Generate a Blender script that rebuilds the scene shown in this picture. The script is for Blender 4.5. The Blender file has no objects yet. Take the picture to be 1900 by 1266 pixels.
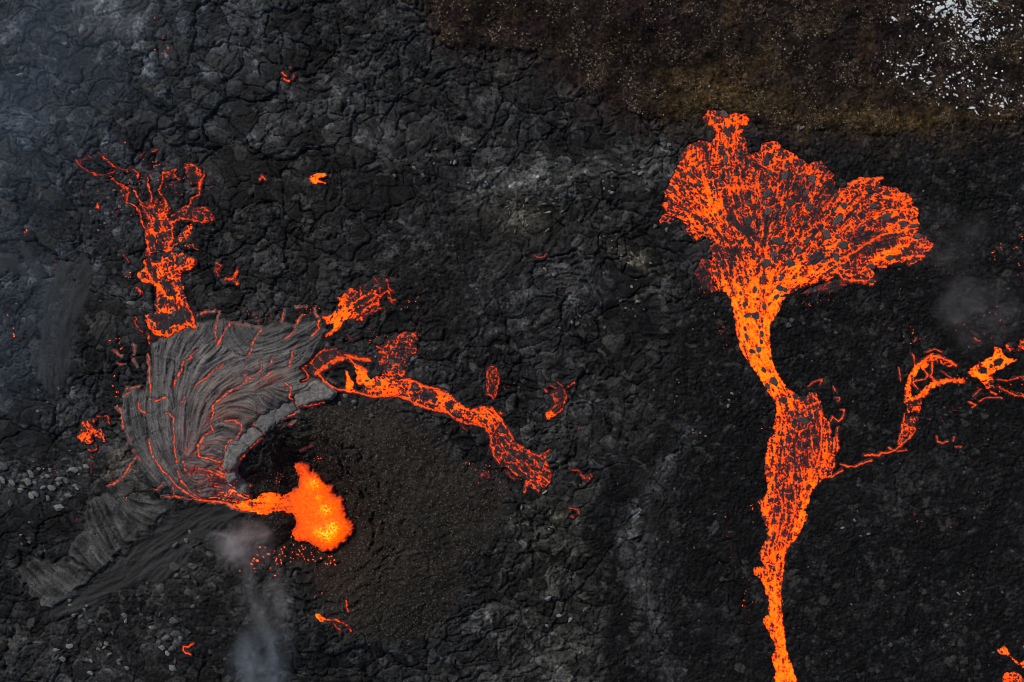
import bpy, bmesh, math, random
import numpy as np
from mathutils import Vector, Matrix

SC = bpy.context.scene
COL = SC.collection
rng = np.random.default_rng(7)
random.seed(7)
F32 = np.float32
S = 0.1                     # metres per photo unit (the survey grid used for all plans below)

# ------------------------------------------------------------------ camera, sky, sun, exposure
cam_d = bpy.data.cameras.new('camera')
cam_d.lens = 35.0; cam_d.sensor_width = 36.0
cam_d.clip_start = 1.0; cam_d.clip_end = 3000.0
cam = bpy.data.objects.new('camera', cam_d); COL.objects.link(cam)
CAM_H = 190.0 * 35.0 / 36.0
cam.location = (0, 0, CAM_H); cam.rotation_euler = (0, 0, 0)
SC.camera = cam

SUN_EL, SUN_AZ = math.radians(38), math.radians(-40)     # azimuth clockwise from +Y (photo top)
world = bpy.data.worlds.new('World'); SC.world = world
world.use_nodes = True
wn = world.node_tree
bg = wn.nodes['Background']
sky = wn.nodes.new('ShaderNodeTexSky'); sky.sky_type = 'NISHITA'
sky.sun_disc = False; sky.sun_elevation = SUN_EL; sky.sun_rotation = SUN_AZ
sky.air_density = 1.0; sky.dust_density = 3.0; sky.ozone_density = 1.0
wn.links.new(sky.outputs[0], bg.inputs[0]); bg.inputs[1].default_value = 0.075
sun_d = bpy.data.lights.new('sun', 'SUN'); sun_d.energy = 1.9; sun_d.angle = math.radians(10)
sun_d.color = (1.0, 0.96, 0.90)
sun = bpy.data.objects.new('sun', sun_d); COL.objects.link(sun)
sd = Vector((math.sin(SUN_AZ) * math.cos(SUN_EL), math.cos(SUN_AZ) * math.cos(SUN_EL), math.sin(SUN_EL)))
sun.rotation_euler = sd.to_track_quat('Z', 'Y').to_euler()
SC.view_settings.view_transform = 'Standard'
try: SC.view_settings.look = 'None'
except Exception: pass
SC.view_settings.exposure = 0.0; SC.view_settings.gamma = 1.0
SC.view_settings.use_curve_mapping = False
SC.render.engine = 'CYCLES'
SC.cycles.use_denoising = True
SC.cycles.pixel_filter_type = 'BLACKMAN_HARRIS'; SC.cycles.filter_width = 1.0
SC.cycles.max_bounces = 4
SC.cycles.volume_bounces = 1
SC.cycles.volume_step_rate = 2.0
SC.cycles.transparent_max_bounces = 16

# ------------------------------------------------------------------ noise helpers
def sst(a, b, x):
    t = np.clip((x - a) / (b - a), 0, 1); return t * t * (3 - 2 * t)
_tabs = {}
def _tab(seed):
    if seed not in _tabs:
        r = np.random.default_rng(1000 + seed)
        a = r.random((256, 256)).astype(F32) * 2 * math.pi
        _tabs[seed] = (np.cos(a), np.sin(a))
    return _tabs[seed]
def gn(x, y, seed):                                  # gradient noise, about -1..1
    C, D = _tab(seed)
    ca, sa = math.cos(seed * 1.37 + .5), math.sin(seed * 1.37 + .5); x, y = x * ca - y * sa, x * sa + y * ca
    xi = np.floor(x); yi = np.floor(y); fx = (x - xi).astype(F32); fy = (y - yi).astype(F32)
    xi = xi.astype(np.int32) & 255; yi = yi.astype(np.int32) & 255
    x1 = (xi + 1) & 255; y1 = (yi + 1) & 255
    u = fx * fx * fx * (fx * (fx * 6 - 15) + 10); v = fy * fy * fy * (fy * (fy * 6 - 15) + 10)
    a = C[yi, xi] * fx + D[yi, xi] * fy
    b = C[yi, x1] * (fx - 1) + D[yi, x1] * fy
    c = C[y1, xi] * fx + D[y1, xi] * (fy - 1)
    d = C[y1, x1] * (fx - 1) + D[y1, x1] * (fy - 1)
    a += (b - a) * u; c += (d - c) * u
    return (a + (c - a) * v) * 1.5
def fbm(x, y, seed, o=4, g=0.5):
    s = 0; a = 1.0; f = 1.0
    for k in range(o):
        s = s + a * gn(x * f + 17.3 * k, y * f + 5.1 * k, seed + k); a *= g; f *= 2.03
    return s
_vt = {}
def voro(x, y, seed):                                # F1, F2, id, dx, dy
    if seed not in _vt:
        r = np.random.default_rng(5000 + seed); _vt[seed] = (r.random((256, 256)).astype(F32), r.random((256, 256)).astype(F32))
    J, K = _vt[seed]
    xi = np.floor(x).astype(np.int32); yi = np.floor(y).astype(np.int32)
    f1 = np.full(x.shape, 9., F32); f2 = np.full(x.shape, 9., F32); ide = np.zeros(x.shape, np.int64)
    dx = np.zeros(x.shape, F32); dy = np.zeros(x.shape, F32)
    for j in (-1, 0, 1):
        for i in (-1, 0, 1):
            cx = xi + i; cy = yi + j
            ux = (x - (cx + J[cy & 255, cx & 255])).astype(F32); uy = (y - (cy + K[cy & 255, cx & 255])).astype(F32)
            d = ux * ux + uy * uy
            m = d < f1
            f2 = np.where(m, f1, np.minimum(f2, d)); f1 = np.where(m, d, f1)
            ide = np.where(m, (cy.astype(np.int64) + 4096) * 8192 + cx + 4096, ide)
            dx = np.where(m, ux, dx); dy = np.where(m, uy, dy)
    return np.sqrt(f1), np.sqrt(f2), ide, dx, dy
def h01(ide, k):                                     # hash id -> 0..1
    h = (ide * 2654435761 + k * 40503 * 7919) & 0xffffffff
    h ^= h >> 15; h = (h * 2246822519) & 0xffffffff; h ^= h >> 13
    h = (h * 3266489917) & 0xffffffff; h ^= h >> 16
    return (h / 4294967295.0).astype(F32)

# ------------------------------------------------------------------ plan geometry
def T(ox, oy, s, pts): return [(ox + a / s, oy + b / s) for a, b in pts]
R1 = lambda *p: T(100, 250, 3.165, p)
R2 = lambda *p: T(200, 550, 3.165, p)
R3 = lambda *p: T(430, 500, 4.22, p)
R4 = lambda *p: T(380, 820, 3.165, p)
R5 = lambda *p: T(750, 640, 4.22, p)
R6 = lambda *p: T(1200, 190, 4.22, p)
R7 = lambda *p: T(1450, 250, 4.22, p)
R8 = lambda *p: T(1300, 480, 4.22, p)
R9 = lambda *p: T(1350, 740, 4.22, p)
R10 = lambda *p: T(1340, 980, 4.427, p)
R11 = lambda *p: T(1540, 580, 3.956, p)
R12 = lambda *p: T(0, 850, 3.044, p)
R13 = lambda *p: T(0, 330, 2.813, p)
R14 = lambda *p: T(0, 700, 5.0625, p)
R15 = lambda *p: T(500, 0, 3.618, p)
R16 = lambda *p: T(1450, 850, 3.042, p)
R17 = lambda *p: T(1500, 0, 4.22, p)
R18 = lambda *p: T(0, 0, 3.618, p)
R19 = lambda *p: T(700, 250, 3.165, p)
R20 = lambda *p: T(1600, 380, 4.87, p)
PX = lambda *p: list(p)

def segdist(x, y, pts, closed=False):
    d = np.full(x.shape, 1e9, F32)
    P = list(pts) + ([pts[0]] if closed else [])
    for (ax, ay), (bx, by) in zip(P[:-1], P[1:]):
        vx, vy = bx - ax, by - ay; L = vx * vx + vy * vy + 1e-9
        t = np.clip(((x - ax) * vx + (y - ay) * vy) / L, 0, 1)
        d = np.minimum(d, (x - ax - t * vx) ** 2 + (y - ay - t * vy) ** 2)
    return np.sqrt(d)
def sdf(x, y, pts):                                  # positive inside
    ins = np.zeros(x.shape, bool)
    P = list(pts) + [pts[0]]
    for (ax, ay), (bx, by) in zip(P[:-1], P[1:]):
        if ay == by: continue
        c = ((ay > y) != (by > y)) & (x < (bx - ax) * (y - ay) / (by - ay) + ax)
        ins ^= c
    d = segdist(x, y, pts, True)
    return np.where(ins, d, -d)
def boxed(fn, x, y, pts, pad, default):
    """evaluate fn only near the points of a plan"""
    xs = [p[0] for p in pts]; ys = [p[1] for p in pts]
    m = (x > min(xs) - pad) & (x < max(xs) + pad) & (y > min(ys) - pad) & (y < max(ys) + pad)
    out = np.full(x.shape, default, F32)
    if m.any(): out[m] = fn(x[m], y[m])
    return out
def soft(x, y, pts, w, edge=0.0, es=20.0, seed=77):
    xx, yy = (x + edge * gn(x / es, y / es, seed), y + edge * gn(x / es + 9, y / es, seed + 1)) if edge else (x, y)
    return boxed(lambda a, b: sst(-w, w, sdf(a, b, pts)), xx, yy, pts, w + 5, 0.0)
def blob(x, y, cx, cy, rx, ry, ang=0):
    c, s = math.cos(ang), math.sin(ang); u = ((x - cx) * c + (y - cy) * s) / rx; v = (-(x - cx) * s + (y - cy) * c) / ry
    return np.exp(-(u * u + v * v))

HILL = PX((795, -60), (800, 0), (805, 40), (820, 80), (860, 90), (900, 85), (950, 95), (1020, 95), (1035, 130), (1060, 155),
          (1100, 180), (1140, 195), (1180, 215), (1220, 220), (1260, 230), (1290, 215), (1380, 205), (1400, 225), (1440, 237),
          (1500, 243), (1560, 240), (1600, 246), (1640, 252), (1680, 240), (1780, 245), (1830, 228), (1960, 240), (2400, 260), (4500, 300), (4500, -3500), (600, -3500))
LOBE = PX((280, 640), (300, 622), (345, 618), (365, 600), (400, 590), (430, 598), (490, 606), (540, 600), (580, 590), (605, 612), (612, 640),
          (592, 670), (575, 690), (590, 700), (620, 700), (640, 720), (610, 738), (560, 735), (530, 750), (495, 772), (472, 800), (455, 830), (445, 860), (447, 888), (463, 905),
          (458, 940), (430, 938), (390, 932), (350, 925), (300, 908), (262, 875), (240, 825), (228, 780), (228, 740), (235, 718), (270, 722), (278, 690))
CINDER = PX((455, 850), (480, 800), (540, 765), (600, 750), (680, 740), (740, 760), (800, 800), (850, 860), (930, 900), (930, 980), (860, 1040), (850, 1110), (800, 1180),
            (700, 1180), (620, 1150), (580, 1060), (520, 1010), (470, 960), (455, 900))
LEDGE1 = R12((510, 250), (600, 200), (700, 210), (980, 260), (900, 350), (800, 420), (650, 530), (565, 655), (480, 600), (400, 520), (470, 420))
LEDGE2 = R12((120, 640), (200, 565), (300, 590), (400, 580), (530, 670), (400, 780), (280, 850), (160, 760))
CHAN = R12((1400, 280), (1290, 270), (1050, 270), (850, 420), (620, 620), (400, 790), (250, 900), (450, 890), (700, 740), (900, 690), (1060, 640), (1080, 480), (1250, 380))
OLD1 = R13((220, 720), (290, 690), (270, 850), (285, 1000), (300, 1150), (250, 1180), (205, 1000), (205, 800))
OLD2 = R13((100, 380), (140, 350), (210, 480), (230, 560), (200, 540))
OLD3 = R13((280, 480), (430, 400), (360, 560), (300, 650), (210, 690), (240, 580))
OLD4 = R13((0, 410), (70, 425), (130, 470), (140, 520), (60, 490), (-60, 470))
OLD5 = R13((300, 680), (350, 590), (400, 470), (440, 420), (480, 460), (470, 600), (390, 760), (370, 900), (330, 1160), (290, 1120), (280, 900))
WORM1 = R19((560, 80), (560, 80))
CR_X, CR_Y = 605., 962.
POND = R4((150,375),(240,340),(290,330),(340,305),(400,300),(430,310),(440,325),(500,290),(540,260),(530,200),(510,150),(520,130),(560,130),(600,145),(610,180),(640,185),(670,215),(700,250),(740,265),(745,310),(800,340),(815,390),(820,450),(860,480),(870,520),(840,560),(800,610),(760,640),(740,655),(680,655),(620,620),(600,600),(540,600),(500,570),(500,530),(530,500),(520,460),(500,430),(440,420),(400,415),(350,440),(310,430),(260,410),(190,392))

def base_z(x, y):                                    # broad relief in metres
    z = 0.45 * gn(x / 260, y / 260, 11) + 0.22 * gn(x / 110, y / 110, 12)
    hd = sdf_hill(x, y)
    z = z + 3.2 * sst(0, 330, hd) + 0.5 * sst(-8, 20, hd)
    dx = x - CR_X; dy = (y - CR_Y) / 1.12
    r = np.sqrt(dx * dx + dy * dy) + 7 * gn(x / 40, y / 40, 13)
    th = np.arctan2(dy, dx)
    gap = np.exp(-((np.abs(th) - math.pi) / 0.55) ** 2)            # breach to the west
    d = -bil(_PS, x, y, 0, 440, 4.) + 5 * gn(x / 34, y / 34, 15) + 2 * gn(x / 11, y / 11, 16)
    prof = -2.6 * (1 - sst(-8, 55, d)) + 3.4 * sst(-2, 88, d) * (1 - sst(92, 300, d))
    z = z + prof * (1 - 0.9 * gap * sst(40, 110, r))
    ph = d / 6.0 + 2.2 * gn(x / 40, y / 40, 14) + .8 * gn(x / 12, y / 12, 17)
    z = z + (.38 * (1 - np.abs(np.sin(ph))) - .2) * sst(8, 26, d) * (1 - sst(70, 150, d)) * (1 - gap) * (.5 + .9 * sst(-.3, .4, gn(x / 26, y / 26, 18)))
    for k, (dd, ww, dp) in enumerate(((24, 2.2, .5), (44, 3.2, 1.0), (60, 2.4, .6), (82, 2.6, .6))):   # ring cracks where the rim slumps
        z = z - dp * np.exp(-((d + 9 * gn(x / 30, y / 30, 40 + k) + 3 * gn(x / 13, y / 13, 20 + k) + 1.5 * gn(x / 5, y / 5, 25 + k) - dd) / ww) ** 2) * (1 - gap) * sst(-.15, .25, gn(x / 38, y / 38, 30 + k))
    return z
_hx = np.arange(-3100, 5010, 20.); _hy = np.arange(-3100, 4410, 20.)
_HX, _HY = np.meshgrid(_hx, _hy)
_HS = sdf(_HX, _HY, HILL).astype(F32)
_px, _py = np.meshgrid(np.arange(0, 1304, 4.), np.arange(440, 1504, 4.)); _PS = sdf(_px, _py, POND).astype(F32)
_fx = np.arange(560, 2000, 4.); _fy = np.arange(-200, 500, 4.)
_FX, _FY = np.meshgrid(_fx, _fy); _FS = sdf(_FX, _FY, HILL).astype(F32)
def bil(A, x, y, x0, y0, st):
    u = np.clip((x - x0) / st, 0, A.shape[1] - 1.001); v = np.clip((y - y0) / st, 0, A.shape[0] - 1.001)
    i = u.astype(np.int32); j = v.astype(np.int32); u = u - i; v = v - j
    return (A[j, i] * (1 - u) + A[j, i + 1] * u) * (1 - v) + (A[j + 1, i] * (1 - u) + A[j + 1, i + 1] * u) * v
def sdf_hill(x, y):
    a = bil(_HS, x, y, -3100, -3100, 20.)
    b = bil(_FS, x, y, 560, -200, 4.)
    m = (x > 564) & (x < 1990) & (y > -196) & (y < 492)
    return np.where(m, b, a)

# ------------------------------------------------------------------ materials
def new_mat(name):
    m = bpy.data.materials.new(name); m.use_nodes = True
    nt = m.node_tree; return m, nt, nt.nodes['Principled BSDF']
def N(nt, t, **kw):
    n = nt.nodes.new(t)
    for k, v in kw.items(): setattr(n, k, v)
    return n
def heat_ramp(cr):
    el = cr.color_ramp.elements
    el[0].position = 0.0; el[0].color = (0, 0, 0, 1); el[1].position = 1.0; el[1].color = (1.0, 0.36, 0.015, 1)
    for p, c in ((0.07, (0.004, .0004, .0006)), (0.16, (0.028, .0014, .0014)), (0.26, (0.13, .0055, .0012)), (0.36, (0.28, .019, .0008)), (0.44, (.50, .043, .0003)), (0.5, (.70, .056, .0003)), (0.6, (1.0, .082, .0004)), (0.72, (1.0, .120, .0008)), (0.86, (1.0, .21, .003))):
        e = el.new(p); e.color = c + (1,)
def ground_mat(name, rough=0.62, spec=0.35, gscale=5.0, gamp=0.62, bump=0.12, glow=False):
    m, nt, b = new_mat(name); L = nt.links.new
    at = N(nt, 'ShaderNodeAttribute', attribute_name='tone')
    tc = N(nt, 'ShaderNodeTexCoord')
    n1 = N(nt, 'ShaderNodeTexNoise'); n1.inputs['Scale'].default_value = gscale; n1.inputs['Detail'].default_value = 3; n1.inputs['Roughness'].default_value = .7
    L(tc.outputs['Object'], n1.inputs['Vector'])
    mr = N(nt, 'ShaderNodeMapRange'); mr.inputs[1].default_value = .3; mr.inputs[2].default_value = .7
    mr.inputs[3].default_value = 1 - gamp; mr.inputs[4].default_value = 1 + gamp
    L(n1.outputs[0], mr.inputs[0])
    mx = N(nt, 'ShaderNodeVectorMath', operation='SCALE'); L(at.outputs['Color'], mx.inputs[0]); L(mr.outputs[0], mx.inputs['Scale'])
    L(mx.outputs[0], b.inputs['Base Color'])
    b.inputs['Roughness'].default_value = rough; b.inputs['Specular IOR Level'].default_value = spec
    bp = N(nt, 'ShaderNodeBump'); bp.inputs['Distance'].default_value = bump; bp.inputs['Strength'].default_value = 0.9
    L(n1.outputs[0], bp.inputs['Height']); L(bp.outputs[0], b.inputs['Normal'])
    if glow:
        ga = N(nt, 'ShaderNodeAttribute', attribute_name='glow'); g2 = N(nt, 'ShaderNodeMath', operation='MULTIPLY'); g2.inputs[1].default_value = .5; L(ga.outputs['Fac'], g2.inputs[0])
        cr = N(nt, 'ShaderNodeValToRGB'); heat_ramp(cr); L(g2.outputs[0], cr.inputs[0]); L(cr.outputs[0], b.inputs['Emission Color']); b.inputs['Emission Strength'].default_value = 2.0
    return m
M_GROUND = ground_mat('basalt_crust', rough=.7, spec=.15)
M_HILL = ground_mat('scoria_soil', rough=0.9, spec=0.08, gscale=4, gamp=0.6)
M_CONE = ground_mat('cinder', rough=0.9, spec=0.1, gscale=4, gamp=0.6)
M_ROPE = ground_mat('ropy_crust', rough=0.5, spec=0.4, gscale=6, gamp=0.3, glow=True)

def lava_mat(name, strength=1.0, scale=6.0):
    m, nt, b = new_mat(name); L = nt.links.new
    at = N(nt, 'ShaderNodeAttribute', attribute_name='glow')
    tc = N(nt, 'ShaderNodeTexCoord')
    n1 = N(nt, 'ShaderNodeTexNoise'); n1.inputs['Scale'].default_value = scale; n1.inputs['Detail'].default_value = 4; n1.inputs['Roughness'].default_value = .65
    L(tc.outputs['Object'], n1.inputs['Vector'])
    s = N(nt, 'ShaderNodeMath', operation='MULTIPLY_ADD'); s.inputs[1].default_value = 0.9; s.inputs[2].default_value = -0.47
    L(n1.outputs[0], s.inputs[0])
    # the mottling of the skin only shows where there is heat
    q = N(nt, 'ShaderNodeMath', operation='MULTIPLY'); L(s.outputs[0], q.inputs[0])
    mn = N(nt, 'ShaderNodeMath', operation='MINIMUM'); mn.inputs[1].default_value = 1.0; L(at.outputs['Fac'], mn.inputs[0]); L(mn.outputs[0], q.inputs[1])
    a = N(nt, 'ShaderNodeMath', operation='ADD'); L(at.outputs['Fac'], a.inputs[0]); L(q.outputs[0], a.inputs[1])
    hf = N(nt, 'ShaderNodeMath', operation='MULTIPLY'); hf.inputs[1].default_value = 0.5; L(a.outputs[0], hf.inputs[0])
    cr = N(nt, 'ShaderNodeValToRGB'); heat_ramp(cr)
    L(hf.outputs[0], cr.inputs[0])
    L(cr.outputs[0], b.inputs['Emission Color']); b.inputs['Emission Strength'].default_value = strength
    t2 = N(nt, 'ShaderNodeAttribute', attribute_name='tone'); L(t2.outputs['Color'], b.inputs['Base Color'])
    b.inputs['Roughness'].default_value = 0.75; b.inputs['Specular IOR Level'].default_value = 0.06
    bp = N(nt, 'ShaderNodeBump'); bp.inputs['Distance'].default_value = .05; L(n1.outputs[0], bp.inputs['Height']); L(bp.outputs[0], b.inputs['Normal'])
    m.cycles.emission_sampling = 'AUTO'
    return m
M_LAVA = lava_mat('molten_lava', 2.05, 4.0)

def simple_mat(name, col, rough=.8, spec=.3, var=0.0, scale=6., bump=.04):
    m, nt, b = new_mat(name); L = nt.links.new
    tc = N(nt, 'ShaderNodeTexCoord')
    n1 = N(nt, 'ShaderNodeTexNoise'); n1.inputs['Scale'].default_value = scale; n1.inputs['Detail'].default_value = 5
    L(tc.outputs['Object'], n1.inputs['Vector'])
    oi = N(nt, 'ShaderNodeObjectInfo')
    mr = N(nt, 'ShaderNodeMapRange'); mr.inputs[1].default_value = 0.3; mr.inputs[2].default_value = .7; mr.inputs[3].default_value = .6; mr.inputs[4].default_value = 1.4
    L(n1.outputs[0], mr.inputs[0])
    m2 = N(nt, 'ShaderNodeMapRange'); m2.inputs[3].default_value = 1 - var; m2.inputs[4].default_value = 1 + var; L(oi.outputs['Random'], m2.inputs[0])
    mu = N(nt, 'ShaderNodeMath', operation='MULTIPLY'); L(mr.outputs[0], mu.inputs[0]); L(m2.outputs[0], mu.inputs[1])
    v = N(nt, 'ShaderNodeVectorMath', operation='SCALE'); v.inputs[0].default_value = col; L(mu.outputs[0], v.inputs['Scale'])
    L(v.outputs[0], b.inputs['Base Color'])
    b.inputs['Roughness'].default_value = rough; b.inputs['Specular IOR Level'].default_value = spec
    bp = N(nt, 'ShaderNodeBump'); bp.inputs['Distance'].default_value = bump; L(n1.outputs[0], bp.inputs['Height']); L(bp.outputs[0], b.inputs['Normal'])
    return m

# ------------------------------------------------------------------ object helpers
def tag(o, label=None, cat=None, group=None, kind=None):
    if label: o['label'] = label
    if cat: o['category'] = cat
    if group: o['group'] = group
    if kind: o['kind'] = kind
    return o
def link(name, me, mat, parent=None):
    o = bpy.data.objects.new(name, me); COL.objects.link(o)
    if mat and not me.materials: me.materials.append(mat)
    if parent: o.parent = parent
    return o
def empty(name, px, py, z=0.0):
    o = bpy.data.objects.new(name, None); COL.objects.link(o); o.location = ((px - 950) * S, (633 - py) * S, z); o.empty_display_size = 1
    return o
def mesh_np(name, V, Fq, attrs=None, smooth=True):
    """V (n,3), Fq (m,4) or (m,3) index array, attrs {name: (n,) or (n,3)}"""
    me = bpy.data.meshes.new(name)
    k = Fq.shape[1]; m = len(Fq)
    me.vertices.add(len(V)); me.vertices.foreach_set('co', np.ascontiguousarray(V, F32).ravel())
    me.loops.add(m * k); me.loops.foreach_set('vertex_index', np.ascontiguousarray(Fq, np.int32).ravel())
    me.polygons.add(m); me.polygons.foreach_set('loop_start', np.arange(0, m * k, k, dtype=np.int32))
    me.polygons.foreach_set('loop_total', np.full(m, k, np.int32))
    me.polygons.foreach_set('use_smooth', np.full(m, smooth, bool))
    me.update(calc_edges=True)
    for an, A in (attrs or {}).items():
        if A.ndim == 1:
            at = me.attributes.new(an, 'FLOAT', 'POINT'); at.data.foreach_set('value', np.ascontiguousarray(A, F32))
        else:
            at = me.attributes.new(an, 'FLOAT_COLOR', 'POINT')
            B = np.ones((len(A), 4), F32); B[:, :3] = A; at.data.foreach_set('color', B.ravel())
    return me
def sub(name, V, Fq, attrs, origin=(0, 0, 0)):
    u, inv = np.unique(Fq.ravel(), return_inverse=True)
    return mesh_np(name, V[u] - np.array(origin), inv.reshape(Fq.shape), {k: a[u] for k, a in attrs.items()})
def grid_faces(nx, ny, keep=None):
    j, i = np.mgrid[0:ny - 1, 0:nx - 1]
    a = (j * nx + i).ravel()
    F = np.stack([a, a + nx, a + nx + 1, a + 1], 1)       # rows run down the plan, so this winds upward
    if keep is not None:
        kk = keep[:-1, :-1] | keep[1:, :-1] | keep[:-1, 1:] | keep[1:, 1:]
        F = F[kk.ravel()]
    return F
def W(x, y, z): return np.stack([(x - 950) * S, (633 - y) * S, z], -1).reshape(-1, 3)

# ------------------------------------------------------------------ flow direction and streak noise
def theta_field(strokes, x, y):
    segs = []
    for st in strokes:
        for (ax, ay), (bx, by) in zip(st[:-1], st[1:]):
            n = max(1, int(math.hypot(bx - ax, by - ay) / 14))
            for k in range(n):
                t = (k + .5) / n; segs.append((ax + (bx - ax) * t, ay + (by - ay) * t, math.atan2(by - ay, bx - ax)))
    C = np.zeros(x.shape, F32); D = np.zeros(x.shape, F32)
    for sx, sy, a in segs:
        w = 1.0 / ((x - sx) ** 2 + (y - sy) ** 2 + 60.) ** 1.6
        C += w * math.cos(2 * a); D += w * math.sin(2 * a)
    return 0.5 * np.arctan2(D, C)
def lic(noise, th, n=10):
    H, Wd = noise.shape
    j0, i0 = np.mgrid[0:H, 0:Wd].astype(F32)
    c = np.cos(th); s = np.sin(th); out = noise.copy(); tot = 1.0
    for sg in (1, -1):
        px, py = i0.copy(), j0.copy(); vx, vy = c * sg, s * sg
        for k in range(n):
            px += vx; py += vy
            ii = np.clip(px + .5, 0, Wd - 1).astype(np.int32); jj = np.clip(py + .5, 0, H - 1).astype(np.int32)
            w = 1 - (k + 1) / (n + 1); out += w * noise[jj, ii]
            if sg == 1: tot += 2 * w
            nx, ny = c[jj, ii], s[jj, ii]; fl = np.where(nx * vx + ny * vy < 0, -1, 1)
            vx, vy = nx * fl, ny * fl
    out -= out.mean(); return out / (out.std() + 1e-6)
def coarse_theta(strokes, x0, y0, x1, y1, X, Y):
    cs = 8.; cx = np.arange(x0 - 16, x1 + 24, cs); cy = np.arange(y0 - 16, y1 + 24, cs); GX, GY = np.meshgrid(cx, cy)
    t = theta_field(strokes, GX, GY); A = np.cos(2 * t).astype(F32); B = np.sin(2 * t).astype(F32)
    return 0.5 * np.arctan2(bil(B, X, Y, cx[0], cy[0], cs), bil(A, X, Y, cx[0], cy[0], cs))
def smooth1(A, n=1):
    for _ in range(n):
        A = (np.roll(A, 1, 0) + A * 2 + np.roll(A, -1, 0)) / 4; A = (np.roll(A, 1, 1) + A * 2 + np.roll(A, -1, 1)) / 4
    return A
def wig(x, y, a=2.0, s=7.0, seed=31):
    return x + a * gn(x / s, y / s, seed) + a * .9 * gn(x / (s * 2.7), y / (s * 2.7), seed + 2), y + a * gn(x / s, y / s, seed + 1) + a * .9 * gn(x / (s * 2.7), y / (s * 2.7), seed + 3)

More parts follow.
